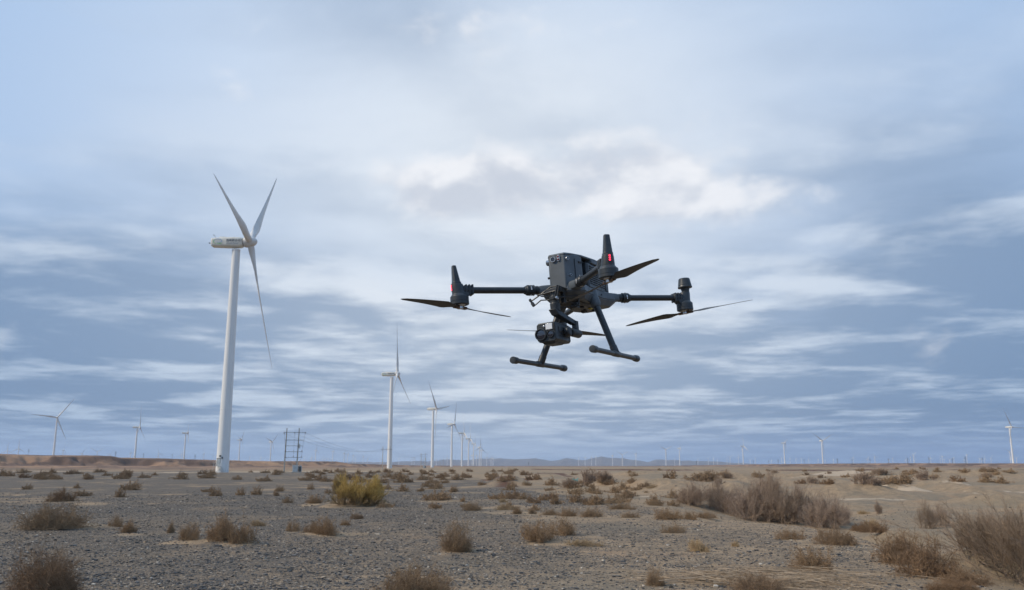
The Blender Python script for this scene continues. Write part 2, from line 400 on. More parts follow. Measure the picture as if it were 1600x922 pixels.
# close the middle under the camera
V = np.vstack([V, [[0, 0, 0]]]); ci = len(V)-1
def ground_mat(t, b):
    pos = t.n('ShaderNodeNewGeometry').outputs['Position']
    sa = t.n('ShaderNodeAttribute', attribute_name='sand').outputs['Fac']
    pa = t.n('ShaderNodeAttribute', attribute_name='pale').outputs['Fac']
    rd = t.n('ShaderNodeAttribute', attribute_name='red').outputs['Fac']
    ha = t.n('ShaderNodeAttribute', attribute_name='hill').outputs['Fac']
    def vor(sc, rnd=1.):
        v = t.n('ShaderNodeTexVoronoi', feature='F1'); t.put(v.inputs['Vector'], pos); v.inputs['Scale'].default_value = sc; v.inputs['Randomness'].default_value = rnd
        return v
    v1 = vor(26); v2 = vor(52)
    c1 = t.n('ShaderNodeSeparateColor'); t.put(c1.inputs[0], v1.outputs['Color'])
    c2 = t.n('ShaderNodeSeparateColor'); t.put(c2.inputs[0], v2.outputs['Color'])
    st1 = t.ramp(c1.outputs[0], [(0, (.05, .052, .057)), (.3, (.095, .098, .103)), (.6, (.155, .148, .14)), (.85, (.24, .20, .155)), (.95, (.34, .29, .23)), (1., (.5, .47, .43))])
    st2 = t.ramp(c2.outputs[0], [(0, (.08, .08, .082)), (.4, (.14, .135, .128)), (.8, (.24, .195, .145)), (1., (.38, .32, .25))])
    gravel = t.mix(t.ss(c1.outputs[1], .35, .6), st1, st2)
    big = t.noise(pos, .22, 5, .6); med = t.noise(pos, 1.7, 6, .65); fine = t.noise(pos, 14., 5, .7)
    gravel = t.mix(t.ss(t.noise(pos, 3.2, 4, .7), .50, .72, 0, .55), gravel, (.29, .225, .155))
    gravel = t.mix(t.ss(t.noise(pos, .75, 5, .7), .52, .70, 0, .5), gravel, (.085, .082, .08))
    gravel = t.mix(t.ss(t.noise(pos, .14, 7, .68), .50, .62, 0, .7), gravel, t.mix(.45, gravel, (.36, .28, .19)))
    gravel = t.mix(t.ss(big, .42, .68, 0, .45), gravel, t.mix(.5, gravel, (.21, .17, .125)))
    sand = t.mix(t.ss(med, .35, .7), (.33, .25, .165), (.50, .375, .245))
    sand = t.mix(t.ss(fine, .45, .75, 0, .5), sand, (.13, .11, .085))
    sand = t.mix(t.ss(t.noise(pos, .11, 5, .6), .47, .62, 0, .7), sand, (.26, .225, .17))
    sand = t.mix(t.ss(t.noise(pos, .31, 5, .6), .56, .7, 0, .6), sand, (.48, .32, .19))
    thr = t.add(sa, t.mul(t.add(fine, -.5), 1.4), t.mul(t.add(med, -.5), .7))
    f = t.ss(thr, .30, .78)
    # stray stones lying on the sand
    stray = t.mul(t.ss(c1.outputs[2], .52, .56), t.ss(v1.outputs['Distance'], .42, .3))
    f2 = t.mul(f, t.m('SUBTRACT', 1., t.mul(stray, .75)))
    col = t.mix(f2, gravel, sand)
    col = t.mix(t.mul(t.ss(t.add(pa, t.mul(t.add(med, -.5), .8)), .45, .9), .75), col, (.62, .51, .39))
    col = t.mix(t.mul(t.ss(t.add(rd, t.mul(t.add(med, -.5), .8)), .3, .6), .9), col, t.mix(t.ss(med, .4, .6), (.085, .04, .03), (.16, .075, .05)))
    hn = t.noise(pos, .035, 6, .62)
    hill = t.mix(t.ss(t.add(hn, t.mul(t.noise(pos, .011, 3, .5), .4)), .60, .78), (.38, .25, .17), (.15, .105, .085))
    hill = t.mix(t.ss(t.noise(pos, .02, 4, .5), .55, .7, 0, .8), hill, (.56, .36, .22))
    col = t.mix(ha, col, hill)
    col = t.mix(1., col, (.80, .765, .72), 'MULTIPLY')
    t.put(b.inputs['Base Color'], col)
    h = t.add(t.mul(t.m('SUBTRACT', 1., v1.outputs['Distance']), t.m('SUBTRACT', 1., t.mul(f, .85)), 1.4), t.mul(fine, .5), t.mul(v2.outputs['Distance'], -.4), t.mul(t.noise(pos, 1.6, 6, .7), 3.5))
    bump(t, b, h, .75, .035)
    b.inputs['Specular IOR Level'].default_value = .25
M['ground'] = mat('desert_ground', rough=.9, fn=ground_mat)
gm = mesh_np('ground', V, Fq, ['ground'], True)
bmc = [(ci, int(idx[0, i+1]), int(idx[0, i])) for i in range(na-1)]
def addattr(me, name, arr):
    at = me.attributes.new(name, 'FLOAT', 'POINT'); at.data.foreach_set('value', np.asarray(arr, np.float32))
sandv = sand_of(fx, fy)
addattr(gm, 'sand', np.append(sandv, 0))
addattr(gm, 'pale', np.append(ell(fx, fy, PALE, .7), 0))
addattr(gm, 'red', np.append(ell(fx, fy, [(790, 752, 66, 15), (860, 742, 50, 7), (920, 739, 40, 2.5), (1170, 734.3, 700, 1.2)], .6), 0))
dd = np.hypot(fx, fy); aa = np.arctan2(fx, fy); rdv = np.interp(aa, RA, RD)
hil = sst(dd, rdv*.42, rdv*.75)
addattr(gm, 'hill', np.append(hil, 0))
go = link('ground', gm); tag(go, 'stony desert floor of dark gravel and tan sand', kind='structure')
# centre disc (below and behind the camera)
cm = mesh_np('ground_centre', V[list(range(na))+[ci]], [(na, i, i+1) for i in range(na-1)], ['ground'])
bmm = bmesh.new(); bmm.from_mesh(gm); bmm.from_mesh(cm); bmm.to_mesh(gm); bmm.free(); bpy.data.meshes.remove(cm)

def ghit(px, py):
    """first point of the terrain under a viewing ray"""
    r = ray(px, py); dd_ = np.geomspace(4, 6000, 2600); hz = math.hypot(r[0], r[1])
    x = r[0]/hz*dd_; y = r[1]/hz*dd_; z = CAM_H+r[2]/hz*dd_; k = np.nonzero(z < H(x, y))[0]
    i = k[0] if len(k) else len(dd_)-1
    return float(x[i]), float(y[i]), float(H(np.array([x[i]]), np.array([y[i]]))[0])
def H1(x, y): return float(H(np.array([x]), np.array([y]))[0])

# ------------------------------------------------------------------ loose stones on the near ground
def stones():
    r_ = np.random.RandomState(5)
    n = 300000
    d = 10.3+62*r_.rand(n)**1.75
    a = np.radians(r_.uniform(-36, 36, n)); x = np.sin(a)*d; y = np.cos(a)*d
    s_ = sand_of(x, y); keep = r_.rand(n) > np.clip((s_-.30)*1.35, 0, .82)
    cl = fbm(x, y, .9, 4, 90); keep &= r_.rand(n) < (.45+1.3*(cl-.3))*(1-sst(d, 36, 72))
    x, y, d = x[keep], y[keep], d[keep]; n = len(x)
    keepz = 1
    sz = (1+sst(d, 30, 70)*.8)*np.clip(np.exp(r_.normal(math.log(.0145), .45, n)), .006, .065)
    z = H(x, y)+sz*.12
    base = np.array([[-1, -1, -1], [1, -1, -1], [1, 1, -1], [-1, 1, -1], [-1, -1, 1], [1, -1, 1], [1, 1, 1], [-1, 1, 1]], float)*.62
    P_ = base[None]*(1+r_.uniform(-.42, .42, (n, 8, 3)))
    P_ *= (np.stack([r_.uniform(.8, 1.5, n), r_.uniform(.7, 1.1, n), r_.uniform(.35, .7, n)], 1)*sz[:, None])[:, None]
    rz = r_.uniform(0, 2*PI, n); c, s2 = np.cos(rz)[:, None], np.sin(rz)[:, None]
    Q = np.stack([P_[..., 0]*c-P_[..., 1]*s2+x[:, None], P_[..., 0]*s2+P_[..., 1]*c+y[:, None], P_[..., 2]+z[:, None]], -1)
    fb = np.array([[3, 2, 1, 0], [4, 5, 6, 7], [0, 1, 5, 4], [1, 2, 6, 5], [2, 3, 7, 6], [3, 0, 4, 7]])
    Fs = (fb[None]+np.arange(n)[:, None, None]*8).reshape(-1, 4)
    def fn(t, b):
        rnd = t.n('ShaderNodeNewGeometry').outputs['Random Per Island']
        col = t.ramp(rnd, [(0, (.035, .038, .044)), (.30, (.085, .09, .096)), (.50, (.15, .145, .14)), (.70, (.24, .20, .155)), (.88, (.37, .30, .225)), (.97, (.52, .45, .36)), (1., (.75, .72, .66))])
        t.put(b.inputs['Base Color'], t.mix(1., col, (.82, .79, .75), 'MULTIPLY'))
    M['stone'] = mat('pebbles', rough=.7, fn=fn)
    me = mesh_np('gravel', Q.reshape(-1, 3), Fs, ['stone'])
    o = link('gravel', me); tag(o, 'loose dark slate and tan pebbles scattered over the near ground', 'gravel', kind='stuff')
stones()

# ------------------------------------------------------------------ bushes
def segs_mesh(name, P0, P1, w0, w1, matname, tips=None, rseed=0, thick=None):
    r_ = np.random.RandomState(rseed); n = len(P0); D = P1-P0; L = np.linalg.norm(D, axis=1, keepdims=True)+1e-9; D = D/L
    U = r_.normal(size=(n, 3)); U -= (U*D).sum(1, keepdims=True)*D; U /= np.linalg.norm(U, axis=1, keepdims=True)+1e-9
    W_ = np.cross(D, U)
    w0 = np.broadcast_to(w0, n)[:, None]; w1 = np.broadcast_to(w1, n)[:, None]
    ang = [0, 2*PI/3, 4*PI/3]
    A0 = [P0+w0*.5*(U*math.cos(t)+W_*math.sin(t)) for t in ang]; A1 = [P1+w1*.5*(U*math.cos(t)+W_*math.sin(t)) for t in ang]
    V_ = np.stack(A0+A1, 1).reshape(-1, 3)
    fb = np.array([[0, 1, 4, 3], [1, 2, 5, 4], [2, 0, 3, 5]]); Fs = (fb[None]+np.arange(n)[:, None, None]*6).reshape(-1, 4)
    me = mesh_np(name, V_, Fs, [matname])
    if tips is not None: addattr(me, 'tip', np.repeat(tips, 6))
    return me
def norm(a): return a/(np.linalg.norm(a, axis=-1, keepdims=True)+1e-9)
def bush(seed, kind, nclump=5, nstem=26, ntw=14, wid=.006, matname='dry', curl=.5, hgt=.8, sub=3):
    """unit bush: radius about 1, growing from z=0"""
    r_ = np.random.RandomState(seed); P0 = []; P1 = []; Wd = []; Tp = []
    for c in range(nclump):
        if c == 0: cx, cy, rc = 0, 0, .62
        else:
            a = r_.uniform(0, 2*PI); q = r_.uniform(.35, .7); cx, cy = q*math.cos(a), q*math.sin(a)*.8; rc = r_.uniform(.3, .55)
        ch = rc*hgt*(r_.uniform(.85, 1.35) if kind != 'yel' else r_.uniform(.9, 2.1))
        for s_ in range(int(nstem*(rc/.5))):
            a = r_.uniform(0, 2*PI)
            if kind == 'tam': inc = abs(r_.normal(0, .62))
            elif kind == 'yel': inc = abs(r_.normal(0, .75))
            else: inc = math.acos(r_.uniform(.0, 1))*1.12
            d = np.array([math.sin(inc)*math.cos(a), math.sin(inc)*math.sin(a), math.cos(inc)])
            Ls = r_.uniform(.75, 1.12); p = np.array([cx+r_.normal(0, .05), cy+r_.normal(0, .05), 0. if kind != 'dome' else .10*rc]); ns = 4
            end = np.array([d[0]*rc, d[1]*rc, d[2]*ch])*Ls*(1.25 if kind == 'tam' else 1)
            step = end/ns; pts = [p]
            for k in range(ns):
                p = p+step*(1+r_.uniform(-.2, .2))+r_.normal(0, .26 if kind == 'dome' else .09, 3)*np.linalg.norm(step); p[2] = max(p[2], .01); pts.append(p)
            pts = np.array(pts)
            for k in range(ns):
                P0.append(pts[k]); P1.append(pts[k+1]); Wd.append(wid*2.2*(1-.17*k)); Tp.append(0.)
            t = r_.uniform(.25, 1, ntw)**.7*ns; i = np.minimum(t.astype(int), ns-1); fr = (t-i)[:, None]
            q0 = pts[i]*(1-fr)+pts[i+1]*fr; sd_ = norm(pts[i+1]-pts[i])
            if kind in ('tam', 'yel'):
                dr = norm(sd_+r_.normal(0, .38, (ntw, 3))+np.array([0, 0, .25])); ln = r_.uniform(.16, .34, (ntw, 1))*rc*1.5
            else:
                dr = norm(sd_*.25+r_.normal(0, .8, (ntw, 3))); ln = r_.uniform(.12, .28, (ntw, 1))*rc*1.5
            q1 = q0+dr*ln; q1[:, 2] = np.maximum(q1[:, 2], .004)
            P0 += list(q0); P1 += list(q1); Wd += [wid]*ntw; Tp += list(np.clip((q1[:, 2]/(hgt*.75))*1.0+r_.normal(0, .15, ntw), 0, 1))
            for u in range(sub):
                f_ = r_.uniform(.3, 1, (ntw, 1)); a0 = q0*(1-f_)+q1*f_
                d2 = norm(dr+r_.normal(0, .55 if kind in ('tam', 'yel') else .9, (ntw, 3))); a1 = a0+d2*ln*r_.uniform(.35, .7, (ntw, 1)); a1[:, 2] = np.maximum(a1[:, 2], .002)
                P0 += list(a0); P1 += list(a1); Wd += [wid*.62]*ntw; Tp += list(np.clip((a1[:, 2]/(hgt*.6))+r_.normal(0, .15, ntw), 0, 1))
    P0 = np.array(P0); P1 = np.array(P1); Wd = np.array(Wd)
    sc = 1/np.percentile(np.hypot(P1[:, 0], P1[:, 1]), 97); P0 *= sc; P1 *= sc
    return segs_mesh('twigs', P0, P1, Wd, Wd*.6, matname, np.array(Tp), seed), float(np.percentile(P1[:, 2], 98.5))
BM = {}
for i in range(5): BM['dry', i] = bush(100+i, 'dome', 7+i % 3, 18, 12, .0085, 'dry', hgt=.85, sub=4)
for i in range(3): BM['dark', i] = bush(120+i, 'dome', 9, 18, 13, .0085, 'drydark', hgt=.8, sub=4)
for i in range(2): BM['straw', i] = bush(130+i, 'dome', 7, 16, 10, .014, 'straw', hgt=.6)
for i in range(3): BM['tam', i] = bush(140+i, 'tam', 7, 30, 14, .0062, 'grey', hgt=1.1)
for i in range(4): BM['far', i] = bush(150+i, 'dome', 6, 11, 7, .032, 'dry', hgt=.8, sub=2)
for i in range(2): BM['fardark', i] = bush(160+i, 'dome', 6, 11, 7, .032, 'drydark', hgt=.8, sub=2)
for i in range(2): BM['fartam', i] = bush(165+i, 'tam', 7, 16, 9, .022, 'grey', hgt=1.1, sub=2)
BM['yel', 0] = bush(177, 'yel', 15, 19, 13, .0085, 'yel', hgt=1.0)
BM['near', 0] = bush(180, 'dome', 8, 46, 22, .0052, 'drydark', hgt=.85, sub=4)
BM['near', 1] = bush(181, 'dome', 6, 46, 22, .0052, 'dry', hgt=.8, sub=4)
BM['ball', 0] = bush(182, 'dome', 2, 60, 20, .008, 'dry', hgt=1.0, sub=4)
brs = random.Random(4)
BUSHLOC = []
def plant(kind, px, py, wpx, hpx, label, group=None, name='dry_shrub', cat='shrub', var=None, rz=None):
    x, y, z = ghit(px, py); d = math.hypot(x, y)
    ks = [k for k in BM if k[0] == kind]; k = (kind, var) if var is not None else brs.choice(ks)
    me, hh = BM[k]; o = link(name, me, None, (x, y, z-.015), brs.uniform(0, 6.28) if rz is None else rz)
    hpx *= .92 if kind in ('dry', 'dark') else 1.; s_ = wpx/F*d/2*(1.15 if kind in ('dry', 'dark') else 1.02); depth = brs.uniform(.8, 1.05); o.scale = (s_, s_*depth if wpx < 90 else s_*.8, hpx/F*d/hh*1.03)
    o.rotation_euler[0] = brs.uniform(-.10, .10); o.rotation_euler[1] = brs.uniform(-.10, .10)
    if rz is None and wpx/max(hpx, 1) > 2.4: o.rotation_euler = (0, 0, brs.choice([0, PI])-math.atan2(x, y)); o.scale = (s_, s_*.55, o.scale[2])
    tag(o, label, cat, group); BUSHLOC.append((x, y)); return o
GN = 'dry desert shrubs standing out on the gravel'
B = [
 ('near', 76, 940, 124, 58, 'large dark brown twiggy shrub cut off by the bottom left corner', 0),
 ('dry', 100, 825, 92, 34, 'wide mounded dark brown shrub on the far left gravel above the corner shrub', 2),
 ('dry', 181, 823, 21, 16, 'small round brown tuft just right of the wide mounded shrub on the left', None),
 ('dry', 203, 832, 24, 17, 'small brown tuft nearer than its twin right of the wide mounded shrub', None),
 ('dry', 268, 833, 12, 17, 'thin upright sprig left of the three joined shrubs under the big turbine', None),
 ('dry', 298, 843, 34, 25, 'left one of three joined brown shrubs on a sandy patch', 1),
 ('dry', 340, 844, 50, 36, 'tallest, middle one of three joined brown shrubs on a sandy patch', 2),
 ('dry', 378, 848, 38, 31, 'right one of three joined brown shrubs on a sandy patch', 3),
 ('dark', 92, 784, 38, 17, 'low dark shrub with a flat tan one against its right side, far left', 1),
 ('far', 124, 775, 34, 8, 'flat tan shrub touching the low dark shrub on the far left', None),
 ('far', 187, 777, 19, 13, 'small brown tuft below left of a wider flat one, left part of the gravel', None),
 ('far', 209, 766, 36, 12, 'flat double tuft of brown twigs on the left gravel', None),
 ('far', 45, 765, 18, 7, 'small dark tuft in the open gravel near the left edge', None),
 ('far', 121, 763, 12, 6, 'tiny dark tuft alone between the left edge and the double tuft', None),
 ('far', 326, 769, 22, 7, 'left half of a low tuft pair in front of the big turbine', None),
 ('far', 338, 775, 20, 12, 'fuller right half of a low tuft pair in front of the big turbine', None),
 ('far', 375, 774, 18, 11, 'round tuft right of the low tuft pair in front of the big turbine', None),
 ('far', 400, 773, 22, 12, 'brown tuft second right of the low pair before the big turbine', None),
 ('far', 430, 775, 12, 8, 'tiny tan tuft between the big turbine and the yellow shrub', None),
 ('far', 439, 768, 18, 9, 'dark tuft behind the tiny tan one left of the yellow shrub', None),
 ('far', 485, 765, 13, 9, 'dark tuft nearest the upper left side of the yellow shrub', None),
 ('far', 449, 786, 22, 9, 'flat reddish brown tuft left of the yellow shrub', None),
 ('dry', 488, 787, 27, 14, 'domed brown tuft on sand just left of the yellow shrub', None),
 ('far', 513, 771, 13, 7, 'small grey brown tuft touching the left edge of the yellow shrub', None),
 ('straw', 405, 822, 24, 10, 'pale straw tuft right of the three joined shrubs', None),
 ('dry', 456, 830, 24, 17, 'small brown tuft left of the rounder shrub below the yellow shrub', None),
 ('dry', 488, 832, 26, 17, 'low left flank of the round shrub below the yellow shrub', None),
 ('dry', 508, 834, 42, 25, 'round brown shrub below left of the yellow shrub', 4),
 ('dry', 538, 821, 18, 9, 'small tuft right behind the round shrub below the yellow shrub', None),
 ('dark', 557, 811, 20, 9, 'low reddish tuft directly in front of the yellow shrub', None),
 ('far', 628, 768, 26, 10, 'brown tuft right of the yellow shrub', None),
 ('far', 659, 768, 16, 8, 'smaller second tuft right of the yellow shrub', None),
 ('far', 688, 782, 56, 15, 'long low brown shrub on a strip of sand right of the yellow shrub', None),
 ('far', 724, 784, 12, 8, 'tiny tuft at the right end of the long low shrub', None),
 ('far', 684, 761, 20, 7, 'small tuft behind the long low shrub', None),
 ('far', 710, 769, 21, 10, 'brown tuft behind the right end of the long low shrub', None),
 ('dry', 742, 798, 31, 13, 'brown tuft right and nearer than the long low shrub', None),
 ('straw', 787, 785, 16, 6, 'small straw tuft on the sandy patch at mid picture', None),
 ('straw', 792, 797, 34, 10, 'wide straw tuft on the sandy patch at mid picture', None),
 ('ball', 713, 860, 58, 38, 'ball shaped airy tumbleweed alone at the middle of the gravel', 0),
 ('near', 655, 937, 116, 44, 'wide brown shrub cut off by the bottom edge left of centre', 1),
 ('dry', 840, 845, 52, 31, 'broad brown shrub on sand below the drone camera', 0),
 ('dry', 878, 836, 44, 26, 'spiky shrub joined to the right of the broad one below the drone', 1),
 ('straw', 915, 853, 60, 10, 'flat yellowish grass patch right of the broad shrub below the drone', None),
 ('dry', 1052, 833, 34, 15, 'low brown shrub at the edge of the gravel right of the drone legs', None),
 ('ball', 1022, 915, 30, 25, 'small bushy tuft near the bottom edge right of centre', 0),
 ('straw', 1094, 862, 34, 18, 'thin wispy straw tuft on bare gravel right of centre', None),
 ('straw', 1150, 854, 14, 9, 'very small straw tuft alone right of the wispy one', None),
 ('dry', 810, 803, 18, 11, 'left one of two small tufts at the front of the sandy band', None),
 ('dry', 833, 803, 14, 10, 'right one of two small tufts at the front of the sandy band', None),
 ('far', 806, 776, 14, 12, 'small upright tuft above the two front tufts of the sandy band', None),
 ('dry', 856, 805, 26, 10, 'sparse tan shrub in the front row of the sandy band', None),
 ('dry', 884, 807, 30, 13, 'fuller tan shrub in the front row of the sandy band', None),
 ('dry', 930, 808, 38, 14, 'wide tan shrub in the middle of the front row of the sandy band', 2),
 ('far', 870, 788, 24, 16, 'grey brown shrub at the left of the second row in the sandy band', None),
 ('far', 898, 785, 30, 16, 'shrub close right of the leftmost in the second row of the sandy band', None),
 ('far', 932, 789, 36, 14, 'third shrub along the second row of the sandy band', None),
 ('far', 978, 775, 40, 10, 'low long shrub behind the second row of the sandy band', None),
 ('dry', 976, 796, 42, 11, 'low long shrub in front of the second row of the sandy band', None),
 ('dry', 985, 809, 26, 10, 'tan tuft right of the wide front row shrub', None),
 ('dry', 1043, 812, 40, 17, 'dense brown shrub at the right end of the front row', 0),
 ('dry', 1075, 812, 30, 12, 'tuft joined to the dense shrub at the right end of the front row', None),
 ('dry', 1100, 810, 34, 12, 'last tuft before the tall bare thicket', None),
 ('dry', 1020, 790, 26, 9, 'small tuft between the sandy band and the tall bare thicket', None),
 ('fartam', 915, 758, 64, 22, 'tall grey brown bare shrub behind the sandy band with a turquoise scrap', 0),
 ('fartam', 890, 762, 36, 14, 'smaller bare shrub leaning on the left of the one with the turquoise scrap', 1),
 ('fartam', 945, 754, 34, 16, 'smaller bare shrub on the right of the one with the turquoise scrap', 1),
 ('fardark', 1050, 748, 26, 13, 'round dark shrub left of the long dark hedge-like shrub far right of the drone', 0),
 ('fardark', 1098, 752, 58, 14, 'long dark hedge-like shrub on the ridge behind the thicket', 1),
 ('fartam', 1130, 748, 34, 10, 'grey shrub at the right end of the long dark hedge-like one', 0),
 ('straw', 1018, 763, 18, 6, 'bright orange tan tuft on the pale bank behind the sandy band', None),
 ('straw', 1011, 770, 10, 3, 'tiny orange tuft below the bright orange tan one', None),
 ('far', 990, 744, 20, 6, 'small tuft on the ridge line above the bright orange tuft', None),
 ('dry', 1235, 843, 38, 17, 'small brown shrub on the gravel bank below the big thicket', 3),
 ('dark', 1304, 851, 56, 24, 'domed brown shrub on the bank edge below the thicket right end', 2),
 ('dry', 1260, 892, 66, 36, 'loose brown shrub beside the bleached fallen twigs', 4),
 ('dark', 1400, 880, 74, 42, 'left half of the large brown shrub on the bank at lower right', 0),
 ('dark', 1440, 902, 84, 50, 'right half of the large brown shrub on the bank at lower right', 1),
 ('dark', 1352, 831, 36, 14, 'left part of the low dark shrub with a yellow crest in the wash', 2),
 ('dark', 1378, 832, 30, 13, 'right part of the low dark shrub with a yellow crest in the wash', 0),
 ('straw', 1364, 822, 22, 10, 'small yellow tuft on top of the low dark shrub in the wash', None),
 ('straw', 1350, 803, 18, 5, 'flat yellow green tuft on the olive flat of the wash', None),
 ('tam', 1373, 803, 14, 17, 'thin see-through sprig on the olive flat of the wash', None),
 ('fartam', 1264, 755, 30, 9, 'grey shrub on the flat behind the right end of the thicket', 0),
 ('fartam', 1350, 756, 42, 16, 'tall grey shrub at the left end of the mound ridge', 1),
 ('fardark', 1370, 757, 30, 9, 'dark shrub right of the tall grey one on the mound ridge', 0),
 ('fardark', 1405, 757, 42, 14, 'dark peaked shrub crowning the middle of the mound ridge', 1),
 ('fartam', 1448, 750, 32, 13, 'round grey shrub topping the right mound of the ridge', 0),
 ('fartam', 1376, 742, 34, 9, 'grey shrub beyond the ridge, between two farther ones', 1),
 ('fardark', 1346, 737, 16, 5, 'small dark shrub beyond the ridge, the farther left one', 0),
 ('fardark', 1541, 737, 26, 6, 'dark flat shrub near the skyline below the turbine at right', 0),
 ('far', 1575, 739, 24, 5, 'flat tuft near the skyline at the far right edge', None),
 ('tam', 1447, 826, 34, 34, 'bare upright shrub on the reddish sand mound in the wash', 0),
 ('tam', 1470, 822, 30, 28, 'thinner bare shrub right behind the one on the reddish mound', 1),
 ('dark', 1515, 912, 70, 20, 'low brown scrub in front of the big shrub at the right edge', 1),
 ('near', 1495, 925, 70, 14, 'dark creeping scrub at the bottom edge near the right corner', 0),
]
for (k, px, py, wp, hp, lab, var) in B:
    plant(k, px, py, wp, hp, lab, GN, var=var)
# the yellow shrub
plant('yel', 555, 790, 86, 40, 'yellow green broom-like shrub, the brightest, left of centre', GN, 'yellow_shrub', rz=.4)
plant('yel', 590, 775, 24, 28, 'yellow green side shrub close to the right of the big yellow one', GN, 'yellow_shrub', rz=2.)
plant('yel', 531, 772, 24, 28, 'yellow side shrub standing behind the left of the big yellow one', GN, 'yellow_shrub', rz=4.)
# thicket of bare tamarisk right of the drone
TG = 'bare tamarisk shrubs of the thicket'
for px, py, wp, hp, lab, var in (
    (1085, 790, 66, 32, 'leftmost and thinnest bare shrub of the thicket', 0), (1120, 794, 64, 38, 'second bare shrub from the left in the thicket', 1),
    (1152, 806, 74, 40, 'third bare shrub from the left in the thicket, over sand', 2), (1180, 812, 84, 52, 'dense bare shrub at the middle front of the thicket', 0),
    (1214, 815, 88, 58, 'tallest dense bare shrub of the thicket', 1), (1250, 816, 84, 50, 'bare shrub right of the tallest in the thicket', 2),
    (1290, 824, 80, 44, 'dark based bare shrub near the right end of the thicket', 0), (1312, 820, 40, 34, 'smallest bare shrub closing the thicket at its right end', 1),
    (1200, 778, 60, 36, 'bare shrub standing behind the middle of the thicket', 2)):
    plant('tam', px, py, wp, hp, lab, TG, 'tamarisk_shrub', var=var)
# scattered small far shrubs
LM = [(81, 742, 'the spread-blade turbine far left'), (213, 742, 'the second turbine from the left'), (290, 742, 'the turbine left of the big tower'),
      (353, 741, 'the big white tower'), (425, 741, 'the turbine left of the pole frame'), (456, 742, 'the nearest twin pole'), (555, 755, 'the yellow shrub'),
      (612, 738, 'the second row turbine'), (676, 736, 'the third row turbine'), (705, 735, 'the fourth row turbine'), (735, 735, 'the sixth row turbine'),
      (770, 734, 'the end of the turbine row'), (688, 776, 'the long low shrub'), (790, 793, 'the wide straw tuft'), (793, 755, 'the dark red earth bank'),
      (915, 757, 'the shrub with turquoise scrap'), (870, 806, 'the front row of the sandy band'), (975, 775, 'the long shrub of the second row'),
      (972, 735, 'the Y-shaped turbine'), (1050, 748, 'the round dark shrub'), (1098, 750, 'the long hedge-like shrub'), (1162, 735, 'the slim faint turbine'),
      (1227, 735, 'the turbine beside the bright one'), (1286, 735, 'the bright turbine'), (1350, 755, 'the left mound'), (1405, 755, 'the middle mound'),
      (1448, 750, 'the right mound'), (1541, 737, 'the dark skyline shrub'), (1586, 735, 'the large right-edge turbine'), (1018, 763, 'the bright orange tuft'),
      (742, 797, 'the tuft beside the sandy patch'), (628, 768, 'the tuft beside the yellow shrub'), (150, 742, 'the left table land foot')]
def tuft_label(px, py, sz, kind):
    lx, ly, nm = min(LM, key=lambda q: (q[0]-px)**2+6*(q[1]-py)**2)
    dx, dy = px-lx, (py-ly)*2.4
    rel = ('just ' if abs(dx) < 14 else '')+('right of ' if dx > 0 else 'left of ') if abs(dx) > abs(dy) else ('nearer than ' if dy > 0 else 'beyond ')
    size = 'tiny' if sz < 8 else 'small' if sz < 15 else 'larger'
    tone = {'far': 'brown', 'fardark': 'dark brown', 'fartam': 'grey'}[kind]
    return f'{size} {tone} tuft {rel}{nm}'
rnd = random.Random(8)
zones = [((0, 400), (738, 750), 40, 'small brown tuft in the far band of shrubs left of the big turbine'),
         ((400, 800), (737, 756), 72, 'small brown tuft in the far band of shrubs between the big turbine and the drone'),
         ((800, 1100), (735, 798), 44, 'small tan tuft on the sandy ground behind the front row below the drone'),
         ((1100, 1600), (733, 760), 40, 'small grey tuft on the rolling ground toward the right skyline'),
         ((600, 830), (758, 800), 16, 'tiny tuft on the gravel between the long low shrub and the sandy band')]
for (xa, xb), (ya, yb), n_, lab in zones:
    for i in range(n_):
        px = rnd.uniform(xa, xb); py = ya+(yb-ya)*rnd.random()**1.5; sz = min(py-728, 24)*rnd.uniform(.3, .85)+2.5+(py-728)*.08
        kind = rnd.choice(['far', 'far', 'far', 'fardark']) if px < 1100 else rnd.choice(['fartam', 'fardark', 'far'])
        if abs(px-356) < 24 and py < 745: continue
        plant(kind, px, py, max(6, sz*1.35), max(2.4, sz*.45), tuft_label(px, py, sz, kind), 'small tufts scattered over the plain')

